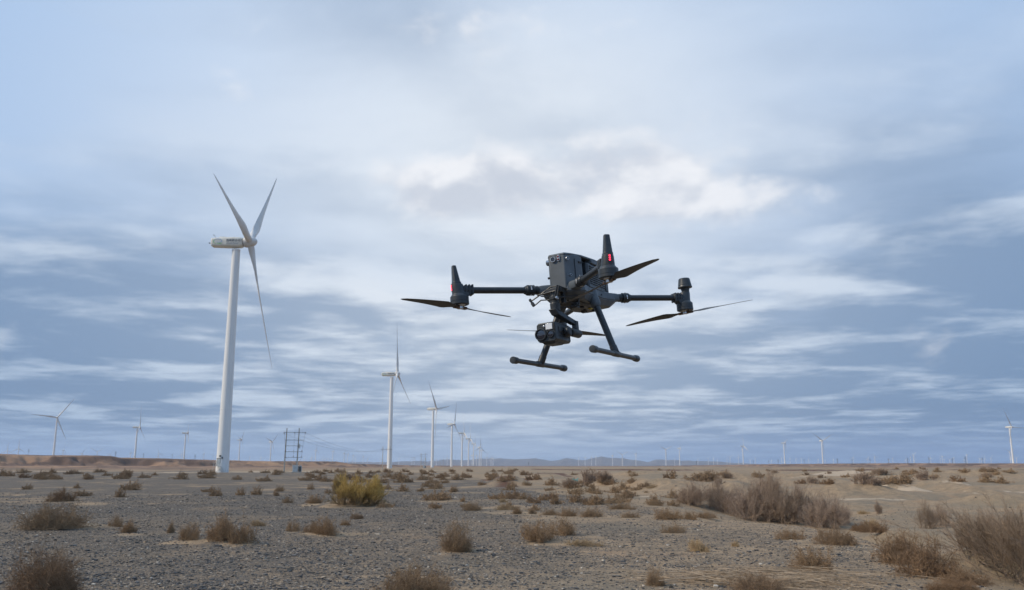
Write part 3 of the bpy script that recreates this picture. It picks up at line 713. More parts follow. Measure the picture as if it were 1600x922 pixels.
def big_tamarisk(px, py, wpx, hpx, seed, label, lean=-.25, nst=90, w=.0075):
    x, y, z = ghit(px, py); d = math.hypot(x, y); Wd = wpx/F*d; Hh = hpx/F*d
    r_ = np.random.RandomState(seed); P0, P1, WW = [], [], []; L0, L1, LW = [], [], []
    for s_ in range(nst):
        b_ = np.array([r_.normal(0, Wd*.13), r_.normal(0, Wd*.10), 0.]); a = r_.uniform(0, 2*PI); inc = abs(r_.normal(0, .62))
        dr = norm(np.array([math.sin(inc)*math.cos(a)+lean, math.sin(inc)*math.sin(a), math.cos(inc)*1.0]))
        Ls = Hh*r_.uniform(.7, 1.1)/max(dr[2], .45)*.92; pts = [b_]; ns = 6; p = b_
        for k in range(ns):
            dr = norm(dr+r_.normal(0, .09, 3)+np.array([0, 0, .03])); p = p+dr*Ls/ns; p[2] = max(p[2], .03); pts.append(p)
        pts = np.array(pts)
        for k in range(ns): L0.append(pts[k]); L1.append(pts[k+1]); LW.append(w*(1.9-.25*k))
        nt = 38; t = r_.uniform(.15, 1, nt)**.8*ns; i = np.minimum(t.astype(int), ns-1); fr = (t-i)[:, None]
        q0 = pts[i]*(1-fr)+pts[i+1]*fr; sdr = norm(pts[i+1]-pts[i]); dr2 = norm(sdr+r_.normal(0, .30, (nt, 3))); ln = r_.uniform(.22, .55, (nt, 1))*(Hh*.42)
        mid = q0+dr2*ln*.5; dr3 = norm(dr2+r_.normal(0, .15, (nt, 3))); q1 = mid+dr3*ln*.5
        P0 += list(q0)+list(mid); P1 += list(mid)+list(q1); WW += [w*.62]*nt+[w*.5]*nt
        for u in range(5):
            f_ = r_.uniform(.1, 1, (nt, 1)); a0 = mid*(1-f_)+q1*f_ if u % 2 else q0*(1-f_)+mid*f_
            a1 = a0+norm(dr3+r_.normal(0, .32, (nt, 3)))*ln*r_.uniform(.25, .5, (nt, 1)); P0 += list(a0); P1 += list(a1); WW += [w*.36]*nt
    root = empty('tamarisk_shrub', (x, y, z-.02)); tag(root, label, 'shrub', 'large bare tamarisks at the right edge')
    P0, P1 = np.array(P0), np.array(P1); P0[:, 2] = np.maximum(P0[:, 2], 0); P1[:, 2] = np.maximum(P1[:, 2], .01)
    link('twigs', segs_mesh('twigs', P0, P1, np.array(WW), np.array(WW)*.6, 'grey', None, seed), root)
    link('branches', segs_mesh('branches', np.array(L0), np.array(L1), np.array(LW), np.array(LW)*.8, 'branch', None, seed), root)
    return root
big_tamarisk(1562, 874, 150, 56, 41, 'big bare grey shrub with fine swept twigs, left of the right-edge pair', -.35, 110)
big_tamarisk(1625, 905, 165, 84, 42, 'big bare grey shrub cut off by the right edge, the right of the pair', -.25, 120)
big_tamarisk(1520, 862, 70, 28, 43, 'shorter bare shrub at the left foot of the big pair at right', -.3, 60, .006)

# fallen branches
def fallen(pts, seed, label, w, matname, nt, tl):
    r_ = np.random.RandomState(seed); W3 = []
    for px, py, dz in pts:
        x, y, z = ghit(px, py); W3.append(np.array([x, y, z+dz]))
    o0 = W3[0].copy(); P = [p-o0 for p in W3]; P0, P1, WW = [], [], []
    for k in range(len(P)-1):
        n = 4
        for j in range(n):
            a = P[k]+(P[k+1]-P[k])*j/n+np.array([0, 0, .015*math.sin(j)]); b_ = P[k]+(P[k+1]-P[k])*(j+1)/n+np.array([0, 0, .015*math.sin(j+1)])
            P0.append(a); P1.append(b_); WW.append(w*(1-.12*k))
            for q in range(nt):
                s0 = a+(b_-a)*r_.rand(); dr = norm((b_-a)/np.linalg.norm(b_-a)+r_.normal(0, .6, 3)*np.array([1, 1, .5])+np.array([0, 0, .15])); e = s0+dr*tl*r_.uniform(.4, 1); e[2] = max(e[2], -.1)
                P0.append(s0); P1.append(e); WW.append(w*.35)
    o = link('fallen_branch', segs_mesh('fallen_branch', np.array(P0), np.array(P1), np.array(WW), np.array(WW)*.7, matname, None, seed), None, tuple(o0))
    tag(o, label, 'branch', 'fallen branches at lower right')
fallen([(1528, 880, .06), (1556, 894, .05), (1582, 908, .04), (1606, 921, .03)], 1, 'dark fallen branch lying under the big shrub at the right edge', .045, 'branch', 3, .35)
fallen([(1542, 868, .35), (1550, 882, .15), (1558, 893, .04)], 2, 'short dark branch propped against the fallen one at the right edge', .03, 'branch', 1, .2)
def dead_pile():
    x, y, z = ghit(1212, 912); r_ = np.random.RandomState(9); n = 520; P0, P1, WW = [], [], []
    for i in range(n):
        c = np.array([r_.normal(-.15, .75), r_.normal(0, .42), 0.]); c[2] = H1(x+c[0], y+c[1])-z+abs(r_.normal(.05, .06))
        a = r_.normal(-.55, .35); L = r_.uniform(.35, 1.3); d_ = np.array([math.cos(a), math.sin(a), r_.normal(0, .06)]); bend = r_.normal(0, .12, 3)
        pts = [c-d_*L/2, c-d_*L/6+bend*.1, c+d_*L/6+bend*.15, c+d_*L/2]; ww = r_.uniform(.006, .015)
        for k in range(3):
            pts[k][2] = max(pts[k][2], H1(x+pts[k][0], y+pts[k][1])-z+.005); P0.append(pts[k]); P1.append(pts[k+1]); WW.append(ww*(1-.2*k))
    o = link('dead_twigs', segs_mesh('dead_twigs', np.array(P0), np.array(P1), np.array(WW), np.array(WW)*.8, 'deadpale', None, 3), None, (x, y, z))
    tag(o, 'bleached fallen twigs lying in a loose pile at the bottom edge right of centre', 'twig pile')
    x2, y2, z2 = ghit(1190, 935)
    me, hh = BM['near', 0]; q = link('dry_shrub', me, None, (x2, y2, z2), 1.); q.scale = (.55, .45, .4)
    tag(q, 'dark low shrub half under the bleached twigs at the bottom edge', 'shrub', GN)
dead_pile()
def twig_stick(px, py, hpx, label, seed):
    x, y, z = ghit(px, py); d = math.hypot(x, y); h = hpx/F*d; r_ = np.random.RandomState(seed)
    P = [np.array([0, 0, 0.]), np.array([-.03*h, 0, .5*h]), np.array([-.25*h, .02, h])]; P0 = P[:-1]+[P[1], P[1]]; P1 = P[1:]+[P[1]+np.array([.2*h, 0, .3*h]), P[1]+np.array([-.1*h, .1*h, .35*h])]
    tag(link('dead_sprig', segs_mesh('dead_sprig', np.array(P0), np.array(P1), np.full(4, .05*h), np.full(4, .03*h), 'drydark', None, seed), None, (x, y, z)), label, 'twig')
twig_stick(552, 806, 12, 'dead upright sprig poking up in front of the yellow shrub', 2)
twig_stick(1196, 775, 26, 'tall dead stem rising behind the thicket', 3)
sc = MB().box((0, 0, .05), (.34, .2, .09), Matrix.Rotation(.3, 3, 'Y')).box((.12, .05, .10), (.2, .14, .05), Matrix.Rotation(-.5, 3, 'Y'))
x, y, z = ghit(898, 757); o = sc.build('plastic_scrap', 'cyan', None, .02); o.location = (x, y-.6, z+.25); o.scale = (1.1, 1.1, 1.1)
tag(o, 'turquoise scrap of plastic caught at the foot of a bare shrub', 'litter')

# ------------------------------------------------------------------ wind turbines
def blade_mesh(L=36.6, n=30, k=20):
    secs = []
    for j in range(n+1):
        t = j/n; z = 1.1+L*t
        chord = np.interp(t, [0, .04, .10, .17, .26, .38, .5, .7, .85, .95, 1.], [1.85, 1.85, 2.15, 2.65, 2.5, 2.05, 1.65, 1.15, .82, .5, .12])
        th = np.interp(t, [0, .05, .12, .2, .3, .5, .8, 1.], [1.85, 1.8, 1.35, .95, .68, .42, .22, .04])
        tw = R(np.interp(t, [0, .2, .4, .7, 1], [24, 20, 10, 4, 1])); cir = np.interp(t, [0, .05, .2], [1, 1, 0])
        q = []
        for i in range(k):
            a = 2*PI*i/k; cx = math.cos(a)*.5; sy = math.sin(a)*.5
            yy = chord*(cx+.12*(1-cir)); xx = th*sy*(1-.55*(1-cir)*(.5-cx))*(1 if cir > .5 else 1)
            q.append((xx*math.cos(tw)+yy*math.sin(tw)-.9*t*t*0, -xx*math.sin(tw)+yy*math.cos(tw), z))
        secs.append(q)
    return MB().loft(secs)
HUBH = 65.0; OVER = 3.9; TILT = R(5); CONE = R(3)
def rounded_sec(x, w_, h_, zc, r=.5, k=5):
    q = []
    for cx, cz, a0 in ((w_/2-r, h_/2-r, 0), (-w_/2+r, h_/2-r, 90), (-w_/2+r, -h_/2+r, 180), (w_/2-r, -h_/2+r, 270)):
        for i in range(k):
            a = R(a0+90*i/(k-1)); q.append((x, cx+r*math.cos(a), zc+cz+r*math.sin(a)))
    return q
def make_turbine():
    root = empty('wind_turbine')
    tw = MB().lathe((0, 0, -1.5), (0, 0, 1), [(0, 1.74), (1.5, 1.74), (HUBH-.9, 1.12), (HUBH-.88, 1.18), (HUBH-.4, 1.18)], 48)
    for zf in (19., 40.): rf_ = 1.74-.62*(zf-1.5)/(HUBH-2.4); tw.lathe((0, 0, zf-1.5), (0, 0, 1), [(0, rf_+.005), (.05, rf_+.03), (.13, rf_+.03), (.18, rf_+.003)], 48, cap=False)
    tw.build('tower', 'turbine', root)
    n_ = MB(); zc = HUBH+.15
    n_.loft([rounded_sec(-7.1, 2.2, 1.9, zc-.05, .4), rounded_sec(-6.8, 2.8, 2.5, zc-.05, .6), rounded_sec(-2, 3.1, 2.9, zc, .6), rounded_sec(1.2, 3.1, 2.9, zc, .65), rounded_sec(2.0, 2.5, 2.4, zc+.05, .65)])
    n_.box((-4., 0, zc+1.55), (1.7, 1.2, .3)).box((-.6, 0, zc+1.5), (1.2, 1.3, .18))
    nac = n_.build('nacelle', 'nacelle', root, .08)
    ms = MB(); ms.rod([(-6.0, .3, zc+1.2), (-6.7, .3, zc+2.3)], .05).rod([(-6.7, .3, zc+2.3), (-7.0, .3, zc+2.45)], .09).rod([(-7.0, -.2, zc-.2), (-7.8, -.2, zc-.2)], .10).box((-7.8, -.2, zc-.15), (.25, .3, .3))
    ms.build('sensor_mast', 'dark_metal', nac)
    hb = MB(); hc = Vector((OVER, 0, HUBH+.4))
    ax = Vector((math.cos(TILT), 0, math.sin(TILT)))
    hb.lathe(hc-ax*1.75, ax, [(0, 1.25), (.12, 1.45), (.6, 1.55), (1.9, 1.6), (2.6, 1.40), (3.2, 1.05), (3.65, .55), (3.85, .12)], 28)
    hb.build('hub', 'blade', root)
    return root, nac
TUR, NAC = make_turbine()
BL = blade_mesh().build('blade', 'blade', TUR)
def blade_mat(phi): return Matrix.Translation((OVER, 0, HUBH+.4)) @ Matrix.Rotation(-TILT, 4, 'Y') @ Matrix.Rotation(-phi, 4, 'X') @ Matrix.Rotation(CONE, 4, 'Y')
def text_obj(body, size, loc, rot, m, parent, name='lettering', ext=.015):
    cu = bpy.data.curves.new(name, 'FONT'); cu.body = body; cu.size = size; cu.extrude = ext; cu.align_x = 'LEFT'
    t = bpy.data.objects.new(name, cu); C.objects.link(t); bpy.context.view_layer.update()
    me = bpy.data.meshes.new_from_object(t.evaluated_get(bpy.context.evaluated_depsgraph_get())); C.objects.unlink(t); bpy.data.objects.remove(t)
    me.materials.clear(); me.materials.append(M[m]); o = bpy.data.objects.new(name, me); C.objects.link(o); o.parent = parent; o.location = loc; o.rotation_euler = rot
    return o
def arc_band(cx, cz, rx, rz, a0, a1, wd, y, n=24):
    m_ = MB(); o_ = []; i_ = []
    for i in range(n+1):
        t = i/n; a = R(a0+(a1-a0)*t); ww = wd*math.sin(PI*min(max(t, .04), .96))**.6
        o_.append((cx+(rx+ww/2)*math.cos(a), cz+(rz+ww/2)*math.sin(a))); i_.append((cx+(rx-ww/2)*math.cos(a), cz+(rz-ww/2)*math.sin(a)))
    vs = [(x_, y, z_) for x_, z_ in o_]+[(x_, y, z_) for x_, z_ in i_]+[(x_, y+.03, z_) for x_, z_ in o_]+[(x_, y+.03, z_) for x_, z_ in i_]
    k = n+1; fs = []
    for i in range(n): fs += [(i, i+1, k+i+1, k+i), (2*k+i, 3*k+i, 3*k+i+1, 2*k+i+1), (i, 2*k+i, 2*k+i+1, i+1), (k+i, k+i+1, 3*k+i+1, 3*k+i)]
    return m_.add(vs, fs)
def add_logo(nac):
    zc = HUBH+.15; y = -1.575
    text_obj('国电联合动力', .82, (-2.55, y, zc+.02), (PI/2, 0, 0), 'letters', nac)
    text_obj('United Power', .62, (-2.5, y, zc-.68), (PI/2, 0, 0), 'letters_lt', nac)
    a = arc_band(-4.9, zc+.12, 1.15, .62, 20, 200, .17, y-.005); a.add(*[(lambda q: (q.v, q.f))(arc_band(-4.55, zc+.15, .75, .42, -150, 60, .15, y-.02))][0]); a.build('logo_arc', 'logo_blue', nac)
    b_ = arc_band(-4.9, zc+.0, 1.3, .72, 120, 250, .15, y-.012); b_.add(*[(lambda q: (q.v, q.f))(arc_band(-4.6, zc-.02, 1.15, .62, 235, 320, .2, y-.03))][0]); b_.build('logo_arc', 'logo_green', nac)
def copy_obj(o, parent=None):
    c = o.copy(); C.objects.link(c); c.parent = parent; return c
def turbine(x, y, z, yaw, phi, label, group, hubz=None, first=False, logo=False, scale=1.):
    if first: r_ = TUR; parts = list(TUR.children)
    else:
        r_ = copy_obj(TUR); parts = []
        for ch in [c for c in TUR0]:
            c = copy_obj(ch, r_); parts.append(c)
            for g in SUB.get(ch.name, []): copy_obj(g, c)
    r_.location = (x, y, z); r_.rotation_euler = (0, 0, yaw); r_.scale = (scale,)*3
    tag(r_, label, 'wind turbine', group)
    bl = [p for p in parts if p.data.name.startswith('blade')]
    if len(bl) == 1:
        for k in range(2): c = copy_obj(bl[0], r_); bl.append(c)
    for k, c in enumerate(bl): c.matrix_local = blade_mat(phi+k*2*PI/3)
    return r_, parts
TUR0 = [c for c in TUR.children]; SUB = {c.name: list(c.children) for c in TUR0}
def tdist(hub, base, Ht=HUBH):
    a, b = ray(*hub), ray(*base); return Ht/(a[2]/math.hypot(a[0], a[1])-b[2]/math.hypot(b[0], b[1]))
def place_turbine(hub, base, yaw, phi, label, group, first=False, d=None):
    d = d or tdist(hub, base); r_ = ray(*hub); hz = math.hypot(r_[0], r_[1]); hx, hy = r_[0]/hz*d, r_[1]/hz*d; hubz = CAM_H+r_[2]/hz*d
    x = hx-OVER*math.cos(R(yaw)); y = hy-OVER*math.sin(R(yaw))
    t, parts = turbine(x, y, hubz-HUBH-.4, R(yaw), R(phi), label, group, first=first)
    zg = H1(x, y)
    gap = (hubz-HUBH)-zg       # tower made to reach the ground where it stands
    for p in parts:
        if p.data.name.startswith('tower'):
            s_ = (HUBH+gap)/HUBH if gap > 0 else 1.; p.scale[2] = s_; p.location[2] = HUBH*(1-s_)
    return t, parts, (x, y, zg)
RG = 'wind turbines in the long row'; LG = 'wind turbines on the left plain'; CG = 'wind turbines on the right plain'
T1, P1_, B1 = place_turbine((391, 378), (351, 737), 0, 42, 'nearest and tallest white wind turbine with logo and lettering on its nacelle', RG, True)
T2, P2_, _ = place_turbine((621, 584), (612, 732), -4, 0, 'second nearest white turbine, with one blade straight up', RG)
nc1 = [c for c in P1_ if c.data.name.startswith('nacelle')][0]; nc2 = [c for c in P2_ if c.data.name.startswith('nacelle')][0]
add_logo(nc1)
for g in [c for c in nc1.children if 'logo' in c.name or 'lettering' in c.name]: copy_obj(g, nc2)
# door, steps and transformer fittings at the foot of the first tower
st = MB(); dx, dy = -.75, -1.78
def foot(t):
    d_ = MB().box((-.55, -1.66, 2.9), (.85, .14, 1.9)); d_.build('door', 'cabinet', t, .03)
    fr = MB().box((-.55, -1.63, 3.95), (1.05, .16, .16)).box((-1.04, -1.63, 2.95), (.1, .16, 2.1)).box((-.06, -1.63, 2.95), (.1, .16, 2.1)).box((-.2, -1.72, 4.6), (.5, .3, .4)).box((.35, -1.66, 4.1), (.35, .25, .5))
    fr.build('door_frame', 'cabdark', t)
    s_ = MB().box((-.9, -2.55, 1.93), (2.3, 1.2, .10))
    for i in range(8): s_.box((.45+i*.26, -2.6, 1.75-i*.235), (.26, .9, .05))
    for yy in (-3.1, -2.1): s_.rod([(.3, yy, 1.9), (2.4, yy, 0)], .05)
    s_.rod([(-2., -3.1, 1.9), (-2., -3.1, 0)], .05).rod([(.2, -3.1, 1.9), (.2, -3.1, 0)], .05)
    for xx in (-2., -.9, .2): s_.rod([(xx, -3.1, 1.9), (xx, -3.1, 3.0)], .03)
    s_.rod([(-2., -3.1, 3.0), (.2, -3.1, 3.0), (2.4, -3.1, 1.1)], .035).rod([(2.4, -3.1, 1.1), (2.4, -3.1, 0)], .03).rod([(-2., -3.1, 2.45), (.2, -3.1, 2.45)], .025)
    s_.v = [((x+.55)*.72-.45, y, z) for x, y, z in s_.v]; s_.build('entry_stairs', 'cabinet', t)
    MB().lathe((0, 0, -.6), (0, 0, 1), [(0, 3.4), (.68, 3.4), (.72, 3.3)], 32).build('foundation', 'concrete', t)
foot(T1)
for hub, base, yaw, phi, lab in (
    ((682, 638.6), (676, 731), -18, 82, 'third turbine of the row, with one blade pointing right'),
    ((710, 662.6), (705, 730.5), -18, 18, 'fourth turbine of the row, its low blade crossing the nacelle leftward'),
    ((725.3, 676.7), (722.6, 730.5), 14, 2, 'fifth turbine of the row'),
    ((735, 685.5), (733.6, 730.5), 16, 116, 'sixth turbine of the row'),
    ((742.4, 693.5), (741.3, 730.5), 5, 0, 'seventh turbine of the row'),
    ((750.5, 698.8), (749.3, 730.5), -40, 5, 'eighth turbine of the row, its rotor turned more to the viewer'),
    ((753.4, 703.2), (752.4, 730.5), -10, 98, 'ninth turbine of the row, one blade level to the right'),
    ((738.8, 711.5), (738.4, 730), -20, 20, 'short distant turbine seen between the sixth and seventh of the row'),
    ((745.5, 712), (744.9, 730), -20, 98, 'short distant turbine seen right behind the seventh of the row'),
    ((761, 714.6), (760.6, 730), -60, 15, 'distant turbine standing just beyond the end of the row'),
    ((767.6, 716.2), (767.3, 730), -50, 40, 'left one of the last tight cluster ending the row'),
    ((769.6, 715.8), (769.3, 730), -50, 80, 'middle one of the last tight cluster ending the row'),
    ((771.4, 716.9), (771.1, 730), -50, 10, 'right one of the last tight cluster ending the row')):
    place_turbine(hub, base, yaw, phi, lab, RG)
place_turbine((89.4, 652.2), (81, 728), -65, 36, 'turbine on the left table land facing the viewer with three blades spread', LG, d=1560)
place_turbine((218.6, 667.4), (213, 728), 10, 5, 'second turbine from the left on the table land, one blade up', LG, d=1560)
for hub, base, yaw, phi, lab in (
    ((293.6, 676.6), (290, 728), 20, 50, 'turbine on the table land just left of the big tower'),
    ((377.5, 687.2), (373.4, 727), 0, 40, 'turbine just right of the big tower'),
    ((425.6, 690.6), (424, 727), -20, 48, 'turbine left of the power pole frame'),
    ((495, 703.6), (494, 726.5), -10, 0, 'small turbine right of the power pole frame'),
    ((521.6, 705.2), (521, 726.5), 0, 0, 'second small turbine right of the power pole frame'),
    ((539, 708.4), (538.4, 727.5), 0, 40, 'left one of a close turbine pair between frame and second tower'),
    ((544.4, 710), (543.8, 727.5), 10, 0, 'right one of a close turbine pair between frame and second tower'),
    ((552.6, 712), (552, 728), 10, 10, 'faint turbine just right of the close pair'),
    ((568.4, 713.4), (568, 728), 0, 20, 'faint turbine left of the second tower'),
    ((624, 716), (623.7, 728.5), 0, 30, 'faint turbine right of the second tower')):
    place_turbine(hub, base, yaw, phi, lab, LG)
for hub, base, yaw, phi, lab in (
    ((904.7, 716), (904.6, 729.5), 0, 60, 'first of four small turbines under the drone, counted from the left'),
    ((915, 715), (914.9, 729.5), 0, 20, 'second of four small turbines under the drone'),
    ((925, 714.5), (924.9, 729.5), 0, 50, 'third of four small turbines under the drone'),
    ((931.7, 714), (931.6, 729.5), 0, 0, 'last of four small turbines under the drone'),
    ((958, 712), (957.8, 731), -25, 0, 'turbine left of the Y-shaped one before the mountains'),
    ((972.5, 710.8), (972.3, 731.2), -90, 60, 'turbine with blades in a Y before the distant mountains'),
    ((994.5, 709.2), (994.3, 729.5), -10, 70, 'turbine right of the Y-shaped one before the mountains'),
    ((1040.5, 702.6), (1040.7, 727.8), -80, 60, 'left one of the two turbines right of the mountain peak'),
    ((1063, 700.4), (1063.4, 727.8), -10, 0, 'right one of the two turbines right of the mountain peak'),
    ((1161.8, 697.2), (1162.2, 727), 10, 0, 'slim faint turbine halfway along the right plain, one blade up'),
    ((1226.6, 692.2), (1227.2, 727.5), -10, 45, 'turbine left of the bright one on the right plain'),
    ((1285.2, 688.6), (1286.5, 729), -70, 62, 'bright turbine with a Y of blades on the right plain'),
    ((1580.4, 667), (1586, 724), 8, 28, 'large turbine near the right edge with a blade pointing right'),
    ((1578.5, 706.5), (1579.6, 725.5), -80, 62, 'small turbine tucked left of the large one at the right edge')):
    if lab.startswith('large turbine'): yaw, phi = -62, 92
    place_turbine(hub, base, yaw, phi, lab, CG)
# tiny ones on the skyline: one mesh each
def tiny_mesh(phi):
    m_ = MB().lathe((0, 0, -6), (0, 0, 1), [(0, 1.9), (HUBH+5, 1.3)], 8)
    m_.box((-1.8, 0, HUBH+.2), (8.5, 2.9, 2.7)).lathe((2.6, 0, HUBH+.3), (1, 0, 0), [(0, 1.4), (2, 1.4), (3, .3)], 8)
    for k in range(3):
        mt = blade_mat(phi+k*2*PI/3); vs = []
        for z_, c_, t_ in ((1, 1.8, 1.6), (8, 2.8, .9), (20, 1.9, .5), (37, .3, .1)):
            vs.append([mt @ Vector(q) for q in ((t_/2, 0, z_), (0, c_/2, z_), (-t_/2, 0, z_), (0, -c_/2, z_))])
        m_.loft(vs)
    o = m_.build('distant_turbine', 'turbine'); me = o.data; bpy.data.objects.remove(o); return me
TM = [tiny_mesh(R(a)) for a in (0, 15, 35, 60, 80, 100)]
def tiny(px, py, yaw, k, lab, grp):
    # rotor height fixed: the hub elevation gives the distance on the near-level plain
    r_ = ray(px, py); hz = math.hypot(r_[0], r_[1]); te = r_[2]/hz; d = min(max((HUBH+3-CAM_H)/max(te, .008), 3300), 8500)
    x, y = r_[0]/hz*d, r_[1]/hz*d; z = CAM_H+te*d-HUBH-.3
    o = link('distant_turbine', TM[k], None, (x, y, z), R(yaw)); tag(o, lab, 'wind turbine', grp)
tl = 'tiny faint wind turbine on the skyline of the left table land'
for i, (px, py) in enumerate(((29.4, 701), (99, 703.5), (128, 708.5), (152, 706), (204, 708), (248, 709), (284, 710), (318, 709.5), (172, 711), (335, 713), (390, 714), (408, 715), (12, 704))):
    tiny(px, py, (-70, 10, -30)[i % 3], i % 6, tl, 'tiny turbines on the left skyline')
rt = random.Random(21)
tm = 'tiny faint wind turbine on the skyline between the pole frame and the long row'
for i in range(16): tiny(rt.uniform(470, 700), rt.uniform(714, 718.5), rt.uniform(-90, 20), rt.randrange(6), tm, 'tiny turbines on the middle skyline')
tr = 'tiny faint wind turbine on the skyline of the right plain'
for px, py in ((1366.6, 713.6), (1427, 711), (1454, 716), (1472, 713), (1510, 711), (1490, 715), (1538, 716), (1333, 715), (1054, 717)): tiny(px, py, rt.uniform(-90, 0), rt.randrange(6), tr, 'tiny turbines on the right skyline')
for i in range(34): tiny(rt.uniform(1085, 1600), rt.uniform(714, 719.5), rt.uniform(-90, 0), rt.randrange(6), tr, 'tiny turbines on the right skyline')
# lattice pylons on the skyline
def pylon_mesh():
    m_ = MB(); r_ = .35
    for sx_ in (-1, 1):
        for sy_ in (-1, 1): m_.rod([(sx_*4, sy_*4, -3), (sx_*1.2, sy_*1.2, 26), (sx_*.8, sy_*.8, 42)], r_, 4)
        for i in range(7):
            z0, z1 = i*6, (i+1)*6; w0 = 3.7-(i*.45); w1 = 3.7-((i+1)*.45)
            m_.rod([(-w0, sx_*w0, z0), (w1, sx_*w1, z1)], .2, 4).rod([(w0, sx_*w0, z0), (-w1, sx_*w1, z1)], .2, 4)
    for z_, l_ in ((28, 9), (34, 7.5), (40, 6)): m_.rod([(-l_, 0, z_), (l_, 0, z_)], .45, 4)
    o = m_.build('pylon', 'dark_metal'); me = o.data; bpy.data.objects.remove(o); return me
PY = pylon_mesh()
for i, (px, d) in enumerate([(41, 2900), (178, 3000), (222, 3100), (267, 3100), (303, 3200), (1217, 3300), (1258, 3200), (1310, 2900), (1333, 3300), (1361, 3300), (1390, 3400), (1420, 3000), (1453.5, 2600), (1490, 3200), (1510.5, 2300), (1537, 2800), (1089, 3500), (1178, 3600), (1202, 3600), (826, 3600)]):
    a = az_of(px); x, y = math.sin(a)*d, math.cos(a)*d
    o = link('power_pylon', PY, None, (x, y, H1(x, y)-1), a*-1+.4*(i % 3)); o.scale = (.42, .42, .42)
    tag(o, 'tiny lattice power pylon on the skyline of the '+('left table land' if px < 700 else 'right plain'), 'pylon', 'lattice pylons on the '+('left' if px < 700 else 'right')+' skyline')

# ------------------------------------------------------------------ power pole frames
def pole_frame(px, base_py, d, width, Ht, label, arms, cabinet=True, lean=.02, yawd=0.):
    a = az_of(px); x, y = math.sin(a)*d, math.cos(a)*d; z = H1(x, y); rz = -a+R(yawd)
    root = empty('power_pole_frame', (x, y, z), (0, 0, rz)); tag(root, label, 'power pole', 'concrete power pole frames')
    for sx_ in (-1, 1):
        MB().lathe((sx_*width/2-.02*Ht*0, 0, -.5), (lean, 0, 1), [(0, .20), (Ht+.5, .13)], 12).build('pole', 'concrete', root)
    offs = lean
    for i, (h, l0, l1) in enumerate(arms):
        c_ = MB().box(((l0+l1)/2+offs*h, -.16, h), (l1-l0, .11, .12))
        cr = c_.build('crossarm', 'dark_metal', root)
        ins = MB(); n = 3
        for q in range(n):
            xx = l0+.25+(l1-l0-.5)*q/(n-1)+offs*h
            if i in (0, 3, 4):
                s_ = 1 if i != 0 else -1
                ins.lathe((xx, -.16, h+.05*s_), (0, 0, s_), [(0, .04), (.05, .10), (.1, .05), (.15, .12), (.2, .05), (.25, .12), (.3, .05), (.38, .06)], 10)
        if ins.v: ins.build('insulator', 'insul', cr)
    wr = MB()
    if len(arms) > 3:
        for q in range(3):
            t0, t4 = arms[0], arms[4]
            xs = [m0[1]+.25+(m0[2]-m0[1]-.5)*q/2+offs*m0[0] for m0 in arms]
            wr.rod([(xs[0], -.2, arms[0][0]-.3), (xs[3], -.22, arms[3][0]+.4)], .022, 5).rod([(xs[3], -.22, arms[3][0]), (xs[4], -.22, arms[4][0]+.4)], .022, 5).rod([(xs[4], -.22, arms[4][0]), (width/2+(q-1)*.4, -.5, 2.2)], .022, 5)
        wr.build('drop_wire', 'cabdark', root)
        MB().lathe((width/2+.35+offs*7.4, -.1, 6.6), (0, 0, 1), [(0, .1), (.15, .2), (1.1, .22), (1.3, .1)], 12).build('surge_arrester', 'cabinet', root)
    return root
frame_arms = [(11.0, -2.55, 3.6), (8.85, -2.0, 3.05), (7.25, -1.95, 3.1), (5.65, -1.9, 3.05), (4.1, -1.85, 3.0)]
W1 = 3.35
fr1 = pole_frame(453.2, 735, 252, W1, 12.2, 'twin concrete power pole with five crossarms beside a grey transformer, right of the big turbine', frame_arms)
cb = empty('transformer', fr1.location, fr1.rotation_euler); tag(cb, 'pale grey transformer cabinet at the foot of the nearest twin power pole', 'transformer')
cb.location = fr1.matrix_basis @ Vector((W1/2+.0, -.9, 0))
MB().box((-.35, 0, 1.05), (1.5, 1.3, 1.75)).box((.95, .1, 1.0), (.9, 1.2, 1.6)).box((0, 0, 1.97), (2.5, 1.4, .08)).build('tank', 'cabinet', cb, .04)
f_ = MB()
for i in range(6): f_.box((.48+i*.14, -.62, .95), (.05, .3, 1.3))
f_.build('cooling_fins', 'cabdark', cb)
MB().box((0, 0, .09), (2.6, 1.5, .18)).build('plinth', 'concrete', cb)
bs = MB()
for i in range(3): bs.lathe((-.8+i*.55, 0, 2.0), (0, 0, 1), [(0, .06), (.08, .11), (.14, .06), (.2, .11), (.26, .06), (.34, .08)], 8)
bs.build('bushings', 'insul', cb)
fr2 = pole_frame(660.5, 729.5, 720, 3.35, 12.2, 'second twin power pole with crossarms, right of the second turbine tower', frame_arms)
cb2 = copy_obj(cb); cb2.location = fr2.matrix_basis @ Vector((1.2, -.9, 0)); cb2.rotation_euler = fr2.rotation_euler
tag(cb2, 'pale transformer cabinet at the foot of the second twin power pole', 'transformer')
for ch in list(cb.children): copy_obj(ch, cb2)
fr3 = pole_frame(603, 731, 480, 3.9, 12.2, 'plain twin power pole with a single crossarm, partly behind the second tower', [(10.6, -2.9, 2.9)], lean=0.)
fr4 = pole_frame(690, 729.5, 1150, 4.5, 12.2, 'faint third twin power pole just right of the third turbine tower', [(10.6, -2.9, 2.9), (8.8, -2.2, 2.2)], lean=0.)
def wires(a, b, offs0, offs1, lab):
    m_ = MB(); o0 = Vector(a); 
    for (p, q) in zip(offs0, offs1):
        A = Vector(p); Bv = Vector(q); pts = []
        for i in range(13):
            t = i/12; v = A.lerp(Bv, t); v.z -= 4*3.2*t*(1-t); pts.append(v-o0)
        m_.rod(pts, .022, 4)
    o = m_.build('power_lines', 'dark_metal'); o.location = o0; tag(o, lab, 'power lines')
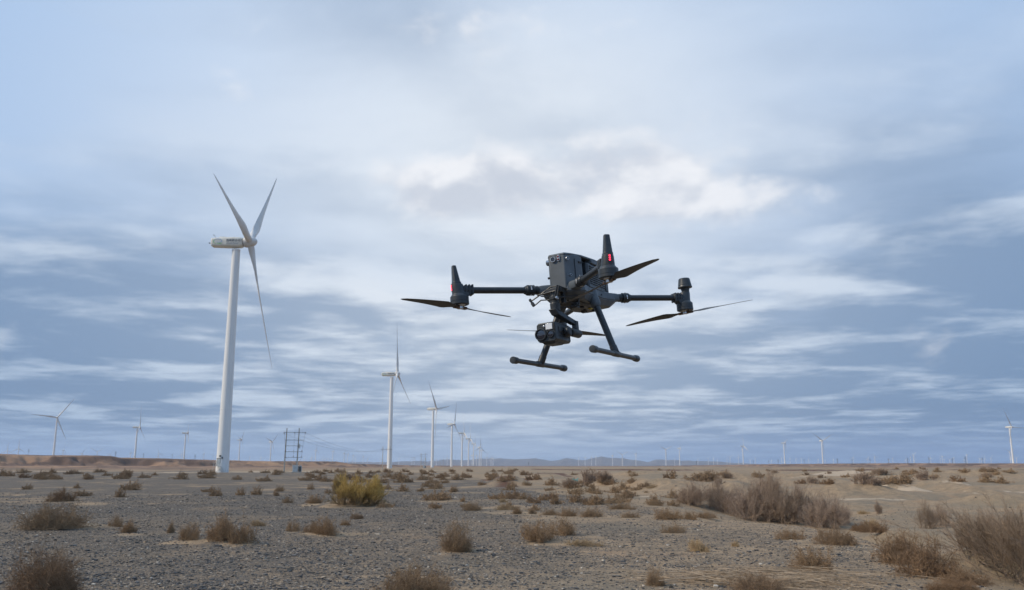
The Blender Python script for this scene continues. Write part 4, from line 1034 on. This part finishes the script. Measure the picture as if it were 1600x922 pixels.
wires(fr1.location, fr3.location, [fr1.matrix_basis @ Vector((xx, -.16, hh)) for xx, hh in ((3.6, 10.9), (.7, 10.7), (-2.3, 10.7))],
      [fr3.matrix_basis @ Vector((xx, -.16, 10.9)) for xx in (2.6, 0, -2.6)], 'three thin sagging power lines between the nearest twin pole and the next')
wires(fr3.location, fr2.location, [fr3.matrix_basis @ Vector((xx, -.16, 10.4)) for xx in (2.6, 0, -2.6)],
      [fr2.matrix_basis @ Vector((xx, -.16, 10.7)) for xx in (2.6, .5, -2.3)], 'three thin sagging power lines between the second and third twin poles')

# ------------------------------------------------------------------ distant mountains
def mountains():
    pts = [(-50, 726), (300, 726), (520, 722.5), (560, 721.5), (600, 722.5), (640, 720.5), (676, 720), (700, 718), (725, 719), (748, 717), (778, 716), (800, 717.5), (818, 717), (837, 716), (850, 718), (860, 720), (872, 718.5), (885, 716), (900, 717.5), (912, 718.5), (925, 716.5), (939, 713), (946, 714.5), (955, 715.6), (975, 716), (990, 719), (1001, 720), (1012, 722), (1018, 720), (1025, 717.6), (1040, 718), (1062, 719.2), (1100, 720.2), (1125, 721.5), (1150, 722.8), (1175, 724.5), (1300, 726.5)]
    xs = np.arange(-50, 1300, 1.2); r_ = np.interp(xs, [p[0] for p in pts], [p[1] for p in pts])
    nz = (fbm(xs, xs*0, .12, 4, 7)-.5)*1.6; V_ = []; D0 = 12500.
    rows = [(0, 0.), (500, .30), (1000, .52), (1600, .80), (2200, 1.), (3000, .7), (4200, 0.)]
    for k, (off, hf) in enumerate(rows):
        for i, px in enumerate(xs):
            a = az_of(px, 728); e = math.tan(azel(px, min(r_[i]+nz[i], 727.5))[1]); d = D0+off+700*float(vnoise(np.array([px*.06]), np.array([k*3.1]), 3)[0])*(1 if 0 < k < 6 else 0)
            hh = e*(D0+2200)*hf*(1 if hf == 1. else (.75+.5*float(vnoise(np.array([px*.11]), np.array([k*1.7]), 5)[0]))); V_.append((math.sin(a)*d, math.cos(a)*d, hh+CAM_H*hf-(8 if hf == 0 else 0)))
    n = len(xs); Fs = [(k*n+i, k*n+i+1, (k+1)*n+i+1, (k+1)*n+i) for k in range(len(rows)-1) for i in range(n-1)]
    M['mount'] = mat('mountain_rock', rough=.9, fn=worn((.10, .085, .075), (.16, .13, .11), .002))
    tag(link('mountains', mesh_np('mountains', V_, [f_[::-1] for f_ in Fs], ['mount'], True)), 'low range of distant blue mountains on the skyline', kind='structure')
mountains()

# ------------------------------------------------------------------ haze
hz_ = MB().box((0, 0, 240), (36000, 36000, 520)); ho = hz_.build('haze', 'black'); ho.data.materials.clear()
hm = bpy.data.materials.new('haze'); hm.use_nodes = True; hm.node_tree.nodes.clear(); t_ = NT(hm.node_tree)
pv = t_.n('ShaderNodeVolumePrincipled'); pv.inputs['Color'].default_value = (.64, .79, 1., 1); pv.inputs['Density'].default_value = 4.2e-5; pv.inputs['Anisotropy'].default_value = .2
mo = t_.n('ShaderNodeOutputMaterial'); hm.node_tree.links.new(pv.outputs[0], mo.inputs['Volume']); ho.data.materials.append(hm)
zmin = float(gz.min())
ho.location = (0, 0, 0); ho.scale = (1, 1, 1)
for v in ho.data.vertices: v.co.z = zmin-1 if v.co.z < 100 else 400
tag(ho, 'thin blue haze over the plain', kind='stuff')

# ------------------------------------------------------------------ drone (local frame: x forward, y left, z up, arms at z=0)
DR = empty('drone', (.2281, 2.862, .5683+CAM_H), (.0687, .0313, 4.2242))
tag(DR, 'dark grey quadcopter drone with gimbal camera and red lamp hovering in the air', 'drone')
def nface(x): return .028 if x > .16 else 0
# upper hull: narrow nose that widens backwards
nose = [(.166, -.027), (.166, .027), (.144, .039), (.118, .051), (.088, .055), (.088, -.055), (.118, -.051), (.144, -.039)]
up = MB(); up.prism(nose, -.012, .106, 1.03, 1.)
up.build('front_hull', 'shell', DR, .004, seg=3)
# core behind the batteries and the roof plate
cr = MB(); cr.prism([(.086, -.044), (.086, .044), (-.10, .046), (-.10, -.046)], .0, .100)
cr.build('core', 'black', DR, .003)
rf = MB(); rf.prism([(.168, -.0285), (.168, .0285), (.144, .041), (.092, .057), (.0, .0655), (-.122, .065), (-.128, .058), (-.128, -.058), (-.122, -.065), (.0, -.0655), (.092, -.057), (.144, -.041)], .1035, .1115, 1., .97)
rf.prism([(.03, -.0665), (.03, .0665), (-.122, .0662), (-.122, -.0662)], .090, .1045)
rf.box((-.04, 0, .1135), (.07, .045, .006))
rf.build('roof_plate', 'shell', DR, .003, seg=2)
# batteries with louvred sides
for s in (-1, 1):
    b = MB(); b.prism([(.062, s*.010), (.062, s*.058), (.054, s*.0625), (-.112, s*.0625), (-.122, s*.055), (-.122, s*.010)], .006, .0895)
    bo = b.build('battery', 'pod', DR, .003)
    l = MB()
    for i in range(9):
        l.box((-.018, s*.0638, .022+i*.0072), (.128, .0028, .0032), Matrix.Rotation(s*.25, 3, 'X'))
    l.box((-.096, s*.0632, .048), (.022, .003, .07))
    l.build('louvres', 'dark', bo, .0006, seg=1)
    MB().box((-.124, s*.034, .055), (.006, .030, .022)).build('latch', 'black', bo, .002)
# lower hull
lowp = [(.168, -.030), (.168, .030), (.150, .062), (.128, .074), (.06, .064), (-.05, .066), (-.118, .082), (-.150, .070), (-.158, .034), (-.158, -.034), (-.150, -.070), (-.118, -.082), (-.05, -.066), (.06, -.064), (.128, -.074), (.150, -.062)]
lo = MB(); lo.prism(lowp, -.018, .007, 1., .97).prism(lowp, -.040, -.0181, .80, 1.)
lo.build('lower_hull', 'shell', DR, .003, seg=2)
# underside fittings
u = MB(); u.prism([(.10, -.035), (.10, .035), (-.08, .038), (-.11, .025), (-.11, -.025), (-.08, -.038)], -.049, -.0405, .86, 1.)
u.build('belly_plate', 'dark', DR, .002)
s_ = MB()
for x_, y_, r_ in ((.03, .018, .007), (.03, -.018, .007), (-.03, 0, .005), (-.06, .02, .0045)): s_.lathe((x_, y_, -.0485), (0, 0, -1), [(0, r_), (.005, r_*.95), (.006, r_*.6)], 16)
s_.box((-.055, -.012, -.052), (.016, .016, .006)).box((.06, .004, -.053), (.018, .03, .008))
s_.build('belly_sensor', 'black', DR, .0005, seg=1)
MB().box((-.020, .026, -.0505), (.016, .010, .003)).build('caution_sticker', 'yellow', DR)
# front sensors
def lens(x, y, z, ax, r, name, dep=.006):
    p = Vector((x, y, z)); a = Vector(ax).normalized()
    o = MB().lathe(p, a, [(-.004, r*1.12), (dep*.6, r*1.12), (dep, r*1.02), (dep, r*.82), (dep*.4, r*.74)], 28, cap=False).build(name, 'frame_lt', DR)
    MB().lathe(p, a, [(-.003, r*.8), (dep*.35, r*.8), (dep*.55, r*.6), (dep*.62, r*.2)], 24).build('lens', 'glass', o)
    return o
lens(.166, -.0105, .0925, (1, 0, 0), .0088, 'front_camera')
bx = MB(); bx.loft([[(.166+d, .0082+w_*math.cos(2*PI*i/20), .0945+w_*math.sin(2*PI*i/20)+(.0052 if math.sin(2*PI*i/20) >= 0 else -.0052)) for i in range(20)] for d, w_ in ((-.002, .0052), (.0035, .0052), (.0045, .0044))])
tf = bx.build('distance_sensor', 'frame_lt', DR)
for dz in (-.0045, .0045): MB().lathe((.1700, .0082, .0945+dz), (1, 0, 0), [(0, .0034), (.0015, .0032), (.002, .002)], 16).build('sensor_eye', 'redglass', tf)
lens(.1585, .0345, .0905, (.45, .9, 0), .0052, 'side_camera', .004)
lens(.1585, -.0345, .0885, (.45, -.9, 0), .0062, 'side_camera', .006)
MB().lathe((.150, -.037, .0885), (.3, -1, 0), [(0, .0095), (.005, .0088), (.0075, .005)], 20).build('sensor_housing', 'dark', DR)
lens(.150, .0370, .037, (.45, .9, 0), .0038, 'side_lamp', .004)
MB().lathe((.158, -.034, .036), (.3, -1, 0), [(-.002, .004), (.005, .0035)], 12).build('side_lamp', 'black', DR)
MB().box((.105, .0545, .0835), (.016, .004, .006), Matrix.Rotation(-.25, 3, 'Z')).build('vent_slot', 'black', DR, .001)
# recess lines on the nose side
MB().box((.1295, .0468, .045), (.0012, .0028, .095), Matrix.Rotation(-.44, 3, 'Z')).build('panel_seam', 'black', DR)
# screws
sc_ = MB()
for x_, y_ in ((.13, .06), (-.12, .07), (.05, .0655), (-.03, .0665)):
    for q in (-1, 1): sc_.lathe((x_, q*y_, -.008), (0, q, 0), [(0, .0024), (.0022, .0022)], 10)
sc_.build('screw', 'black', DR)

# arms, motors, antennas, propellers
def arm(sx, sy, rear, pang):
    mo = Vector((sx*.371, sy*.2502, 0)); root = Vector((sx*.138, sy*.042, 0)); d = (mo-root).normalized(); pz = Vector((0, 0, 1))
    a = MB(); a.cyl(root+d*.03, mo-d*.030, .0105, n=28)
    ar = a.build('arm', 'tube', DR)
    # moulded shoulder, lock collar, sleeve
    side = d.cross(pz)
    sh = MB()
    def ring(p, w_, h_, k=14, e=.35):
        return [p+side*(w_*math.copysign(abs(math.cos(2*PI*i/k+.2))**.6, math.cos(2*PI*i/k+.2)))+pz*(h_*math.copysign(abs(math.sin(2*PI*i/k+.2))**.6, math.sin(2*PI*i/k+.2))) for i in range(k)]
    sh.loft([ring(root-d*.02, .030, .017), ring(root+d*.015, .022, .016), ring(root+d*.036, .0155, .0145), ring(root+d*.046, .0125, .0125)])
    sh.build('shoulder', 'shell', ar, .001)
    c = MB(); c0 = root+d*.047
    c.lathe(c0-d*.004, d, [(0, .0128), (.004, .0145), (.010, .0145), (.011, .0125), (.016, .0125), (.017, .0178), (.020, .0178), (.0205, .0166), (.042, .0166), (.0455, .0135), (.050, .0125), (.050, .0107)], 28)
    for i in range(14):
        an = 2*PI*i/14; n_ = side*math.cos(an)+pz*math.sin(an); c.box(c0+d*.028+n_*.0166, (.0014, .0014, .018), d.to_track_quat('Z', 'Y').to_matrix())
    lc = c.build('lock_collar', 'dark', ar, .0005, seg=1)
    mk = MB(); q = d.to_track_quat('Z', 'Y').to_matrix()
    for an in (0.15, PI-.15, PI/2+.25, -PI/2):
        n_ = side*math.cos(an)+pz*math.sin(an); qq = Matrix((d, n_.cross(d), n_)).transposed()
        mk.box(c0+d*.0265+n_*.0170, (.0035, .009, .0008), qq); mk.box(c0+d*.0265+n_*.0168-n_.cross(d)*.0078, (.003, .003, .0008), qq)
    mk.build('lock_mark', 'mark', lc)
    # motor housing and clamp
    out = Vector((d.x, d.y, 0)); tq = Matrix((out, side, pz)).transposed()
    h = MB()
    h.cyl(mo-out*.046, mo-out*.012, .0148, .0148, n=24)
    for i in range(3): h.box(mo-out*(.041-.0105*i), (.0055, .0325, .0325), tq)
    def sec(z, w_, l_, ox=0.): return [mo+out*(ox+l_*math.cos(2*PI*i/16+PI/16)*.54)+side*(w_*math.sin(2*PI*i/16+PI/16)*.54)+pz*z for i in range(16)]
    h.loft([sec(-.021, .050, .052), sec(-.012, .038, .042), sec(.012, .034, .038, .004), sec(.020, .030, .034, .006)])
    h.loft([[mo-out*.040+side*w_+pz*z_ for w_, z_ in ((-.012, -.012), (.012, -.012), (.012, -.006), (-.012, -.006))], [mo-out*.018+side*w_+pz*z_ for w_, z_ in ((-.018, -.028), (.018, -.028), (.018, -.008), (-.018, -.008))], [mo-out*.0+side*w_+pz*z_ for w_, z_ in ((-.02, -.03), (.02, -.03), (.02, -.01), (-.02, -.01))]])
    pod = h.build('motor_housing', 'pod', ar, .0012)
    mt = MB(); mt.lathe(mo+pz*(-.0185), (0, 0, -1), [(0, .024), (.001, .0278), (.0035, .0292), (.017, .0292), (.0172, .0282), (.0185, .0282), (.0187, .0295), (.0268, .0295), (.0290, .0272), (.0290, .018)], 36)
    mtr = mt.build('motor', 'pod', ar)
    hb = MB(); hb.lathe(mo+pz*(-.0470), (0, 0, -1), [(0, .0175), (.002, .0165), (.005, .010), (.0115, .0100), (.0125, .0085)], 24)
    hub = hb.build('propeller_hub', 'metal', mtr)
    sw = MB()
    for i in range(6): an = PI/3*i; sw.lathe(mo+Vector((.0115*math.cos(an), .0115*math.sin(an), -.0485)), (0, 0, -1), [(0, .0022), (.0035, .002)], 8)
    sw.build('hub_screw', 'brass', hub)
    zc = -.0545
    for k in range(2):
        an = R(pang)+k*PI; e = Vector((math.cos(an), math.sin(an), 0)); f_ = Vector((-math.sin(an), math.cos(an), 0)); secs = []
        sgn = -1 if sx*sy > 0 else 1
        for j in range(19):
            t = j/18; r_ = .010+.257*t
            ch = np.interp(t, [0, .05, .14, .26, .5, .8, .95, 1], [.013, .013, .020, .037, .033, .024, .017, .006]); tw = R(np.interp(t, [0, .08, .2, .5, 1], [0, 8, 22, 13, 6]))*sgn
            th = np.interp(t, [0, .1, .3, 1], [.006, .0045, .0028, .0010]); cen = mo+pz*(zc-.004*t*t)+e*r_+f_*(sgn*.006*math.sin(PI*t))
            secs.append([cen+f_*(ch*.5*math.cos(2*PI*i/12)*math.cos(tw)-th*.5*math.sin(2*PI*i/12)*math.sin(tw))+pz*(ch*.5*math.cos(2*PI*i/12)*math.sin(tw)+th*.5*math.sin(2*PI*i/12)*math.cos(tw)) for i in range(12)])
        bl = MB().loft(secs).build('propeller_blade', 'prop', mtr)
        MB().box(mo+pz*(zc-.0005)+e*.017, (.026, .0125, .0088), Matrix((e, f_, pz)).transposed()).build('blade_clamp', 'proproot', bl, .002)
    if rear:
        cup = MB(); cen = mo+out*.010
        cup.lathe(cen+pz*.015, (0, 0, 1), [(0, .0150), (.010, .0138), (.020, .0165), (.0215, .0205)], 32)
        cup.lathe(cen+pz*.0355, (0, 0, 1), [(0, .0215), (.001, .0255), (.004, .0262), (.0085, .0246), (.0095, .0236), (.0100, .0242), (.0330, .0205), (.0360, .0182), (.0370, .014)], 36)
        cup.build('antenna', 'pod', ar)
    else:
        an_ = MB()
        def s2(z, a_, b_, ox): return [mo+out*(ox+u*a_)+side*(v*b_)+pz*z for u, v in ((-.5, -.32), (-.32, -.5), (.32, -.5), (.5, -.32), (.5, .32), (.32, .5), (-.32, .5), (-.5, .32))]
        an_.loft([s2(.0, .028, .030, .006), s2(.0255, .026, .028, .007), s2(.0262, .0235, .0255, .008), s2(.077, .0125, .017, .0125), s2(.079, .0105, .0145, .0125)])
        ant = an_.build('antenna', 'pod', ar, .0012)
        lp = MB().box(mo+out*.0214+pz*.0085, (.0030, .0150, .026), tq).build('lamp', 'ledcase', ant, .001)
        lq = MB()
        for i in range(3): lq.lathe(mo+out*.0228+pz*(.0145-.0062*i)+side*.001, out, [(0, .0030), (.0018, .0026), (.0025, .0012)], 12)
        lq.build('light_emitter', 'led', lp)
arm(1, -1, False, -8); arm(1, 1, False, 50); arm(-1, 1, True, -106); arm(-1, -1, True, 158)

# landing gear
for s in (-1, 1):
    top = Vector((.020, s*.055, -.022)); T = Vector((.0686, s*.135, -.226)); d = (T-top).normalized()
    g = MB(); g.lathe(top, d, [(.02, .0108), ((T-top).length-.03, .0108), ((T-top).length-.028, .0122), ((T-top).length-.004, .0122)], 24)
    leg = g.build('landing_leg', 'tube', DR)
    k = MB(); k.lathe(top-d*.022, d, [(0, .021), (.016, .0195), (.030, .0168), (.0305, .0180), (.050, .0172), (.058, .0148), (.062, .0118)], 28)
    k.build('leg_socket', 'shell', leg)
    sk = MB(); a_ = Vector((.262, s*.135, -.2265)); b_ = Vector((-.125, s*.135, -.2265)); sk.cyl(a_, b_, .0080, n=20)
    sk.lathe(T+Vector((.03, 0, 0)), (-1, 0, 0), [(0, .0082), (.006, .0098), (.054, .0098), (.06, .0082)], 20)
    skid = sk.build('skid', 'tube', leg)
    for e_, q in ((a_, 1), (b_, -1)):
        MB().lathe(e_-Vector((q*.030, 0, 0)), (q, 0, 0), [(0, .0082), (.007, .0108), (.029, .0116), (.033, .0108), (.0335, .008)], 24).build('end_cap', 'pod', leg)

# gimbal connector, damper, wire frame, yoke and camera
gb = MB()
gb.box((.190, 0, -.018), (.050, .052, .014)).lathe((.207, 0, -.024), (0, 0, -1), [(0, .013), (.012, .0125), (.013, .0155), (.024, .0155), (.026, .0138), (.034, .0138), (.036, .0165), (.058, .0158), (.064, .0125)], 30)
gb.box((.178, .018, -.040), (.016, .012, .034)).box((.176, -.016, -.036), (.014, .012, .026))
gm_ = gb.build('gimbal_mount', 'dark', DR, .0015)
fr = MB(); Xf = .212
def PF(y, z, x=Xf): return (x, y, z)
fr.rod([PF(.0193, -.006), PF(-.0099, -.006), PF(-.0504, -.027), PF(-.0815, -.041)], .0022, 10)
fr.rod([PF(-.015, -.046), PF(-.045, -.0425), PF(-.0739, -.0588)], .0020, 10)
fr.rod([PF(.013, -.022, .222), PF(-.052, -.0275, .222)], .0022, 10).rod([PF(-.046, -.029), PF(-.012, -.036, .20)], .0022, 10)
fr.rod([PF(.0193, -.006, .222), PF(.0075, -.046, .222)], .0030, 10).rod([PF(.0255, -.008, .222), PF(.0155, -.046, .222)], .0024, 10)
fr.rod([PF(.0193, -.006, .222), PF(.03, -.012, .17)], .0022, 10).rod([PF(.012, -.044, .222), PF(.055, -.030, .12), (.0, .05, -.047)], .0022, 10)
fr.rod([(.15, .02, -.045), (.11, .035, -.062), (.07, .02, -.05)], .0026, 10).rod([(.12, .045, -.040), (.12, .045, -.060), (.15, .0, -.066), (.18, -.02, -.060)], .0026, 10)
fr.box((.115, .03, -.058), (.02, .02, .018)).rod([(.10, .03, -.05), (.06, -.01, -.052)], .004, 8)
fr.build('wire_frame', 'dark', gm_)
cyl = MB(); cyl.lathe(PF(-.0835, -.036), (0, .5, -.86), [(-.003, .004), (.004, .0048), (.0045, .0036), (.012, .0036), (.0125, .0055), (.024, .0055), (.025, .0035)], 16)
cyl.build('sensor_stub', 'dark', gm_)
MB().lathe((.222, .014, -.046), (.3, .9, .3), [(0, .006), (.004, .006), (.006, .003)], 14).build('bolt', 'metal', gm_)
# yoke: from the damper back and down to the side of the camera
yk = MB()
def blk(p, d_, w_, h_):
    d_ = Vector(d_).normalized(); s1 = d_.cross(Vector((0, 1, 0))).normalized(); s2 = Vector((0, 1, 0)); p = Vector(p)
    return [p+s2*(w_*u)+s1*(h_*v) for u, v in ((-.5, -.5), (.5, -.5), (.5, .5), (-.5, .5))]
yk.loft([blk((.218, -.002, -.080), (0, 0, -1), .026, .024), blk((.212, .004, -.092), (-.7, 0, -1), .026, .022), blk((.163, .040, -.124), (-.9, 0, -1), .016, .020)])
yk.loft([blk((.157, .041, -.116), (0, 0, -1), .016, .020), blk((.157, .041, -.165), (0, 0, -1), .016, .022)])
yk.lathe((.150, .042, -.156), (1, 0, 0), [(-.014, .011), (-.012, .0135), (.045, .0135), (.050, .012)], 24)
yk.lathe((.215, .033, -.156), (0, 1, 0), [(0, .016), (.012, .016), (.016, .012)], 24)
yo = yk.build('gimbal_yoke', 'dark', DR, .002)
cb_ = MB(); CXf, CXb, CYr, CYl, CZt, CZb = .281, .172, -.036, .028, -.1285, -.188
poly = [(CYr, CZb+.007), (CYr+.006, CZb), (CYl-.006, CZb), (CYl, CZb+.006), (CYl, CZt-.006), (CYl-.005, CZt), (CYr+.007, CZt), (CYr, CZt-.006)]
def yz(x, k=1.): cy = (CYr+CYl)/2; cz = (CZt+CZb)/2; return [(x, cy+(y_-cy)*k, cz+(z_-cz)*k) for y_, z_ in poly]
cb_.loft([yz(CXb-.012, .80), yz(CXb, .97), yz(CXf-.002, 1.), yz(CXf, .97)])
cmo = cb_.build('gimbal_camera', 'pod', DR, .0015)
fc = MB(); fc.box((CXf+.0005, -.0185, -.1455), (.002, .022, .012)).build('face_plate', 'dark', cmo, .0005)
def glens(y, z, r, dep, nm):
    o = MB().lathe((CXf, y, z), (1, 0, 0), [(-.002, r*1.1), (dep, r*1.1), (dep+.001, r*1.02), (dep+.001, r*.9), (dep*.3, r*.84)], 36, cap=False).build(nm, 'dark', cmo)
    MB().lathe((CXf, y, z), (1, 0, 0), [(-.001, r*.88), (dep*.5, r*.88), (dep*.8, r*.6), (dep*.9, r*.2)], 32).build('lens', 'glass', o)
glens(-.0215, -.1640, .0175, .006, 'zoom_lens'); glens(.0105, -.1655, .0108, .004, 'wide_lens')
MB().box((CXf+.0015, .0075, -.1420), (.004, .0225, .0185)).build('rangefinder_window', 'sky_white_glass', cmo, .0008)
MB().box((CXf+.0015, .0240, -.144), (.003, .005, .022)).build('thermal_slot', 'black', cmo, .0008)
MB().lathe((CXf, -.0095, -.1400), (1, 0, 0), [(-.001, .0034), (.003, .0032), (.0035, .0018)], 14).build('button', 'metal', cmo)
rb = MB()
for i in range(7): rb.box((.200+i*.011, -.004, CZt+.0008), (.005, .046, .0022))
rb.build('cooling_ribs', 'dark', cmo)
MB().box((.235, .0288, -.150), (.05, .0016, .016)).build('side_panel', 'dark', cmo, .001)
MB().prism([(.27, -.026), (.27, .018), (.20, .018), (.20, -.026)], CZb-.006, CZb+.0005, .8, 1.).build('base_plate', 'pod', cmo, .001)
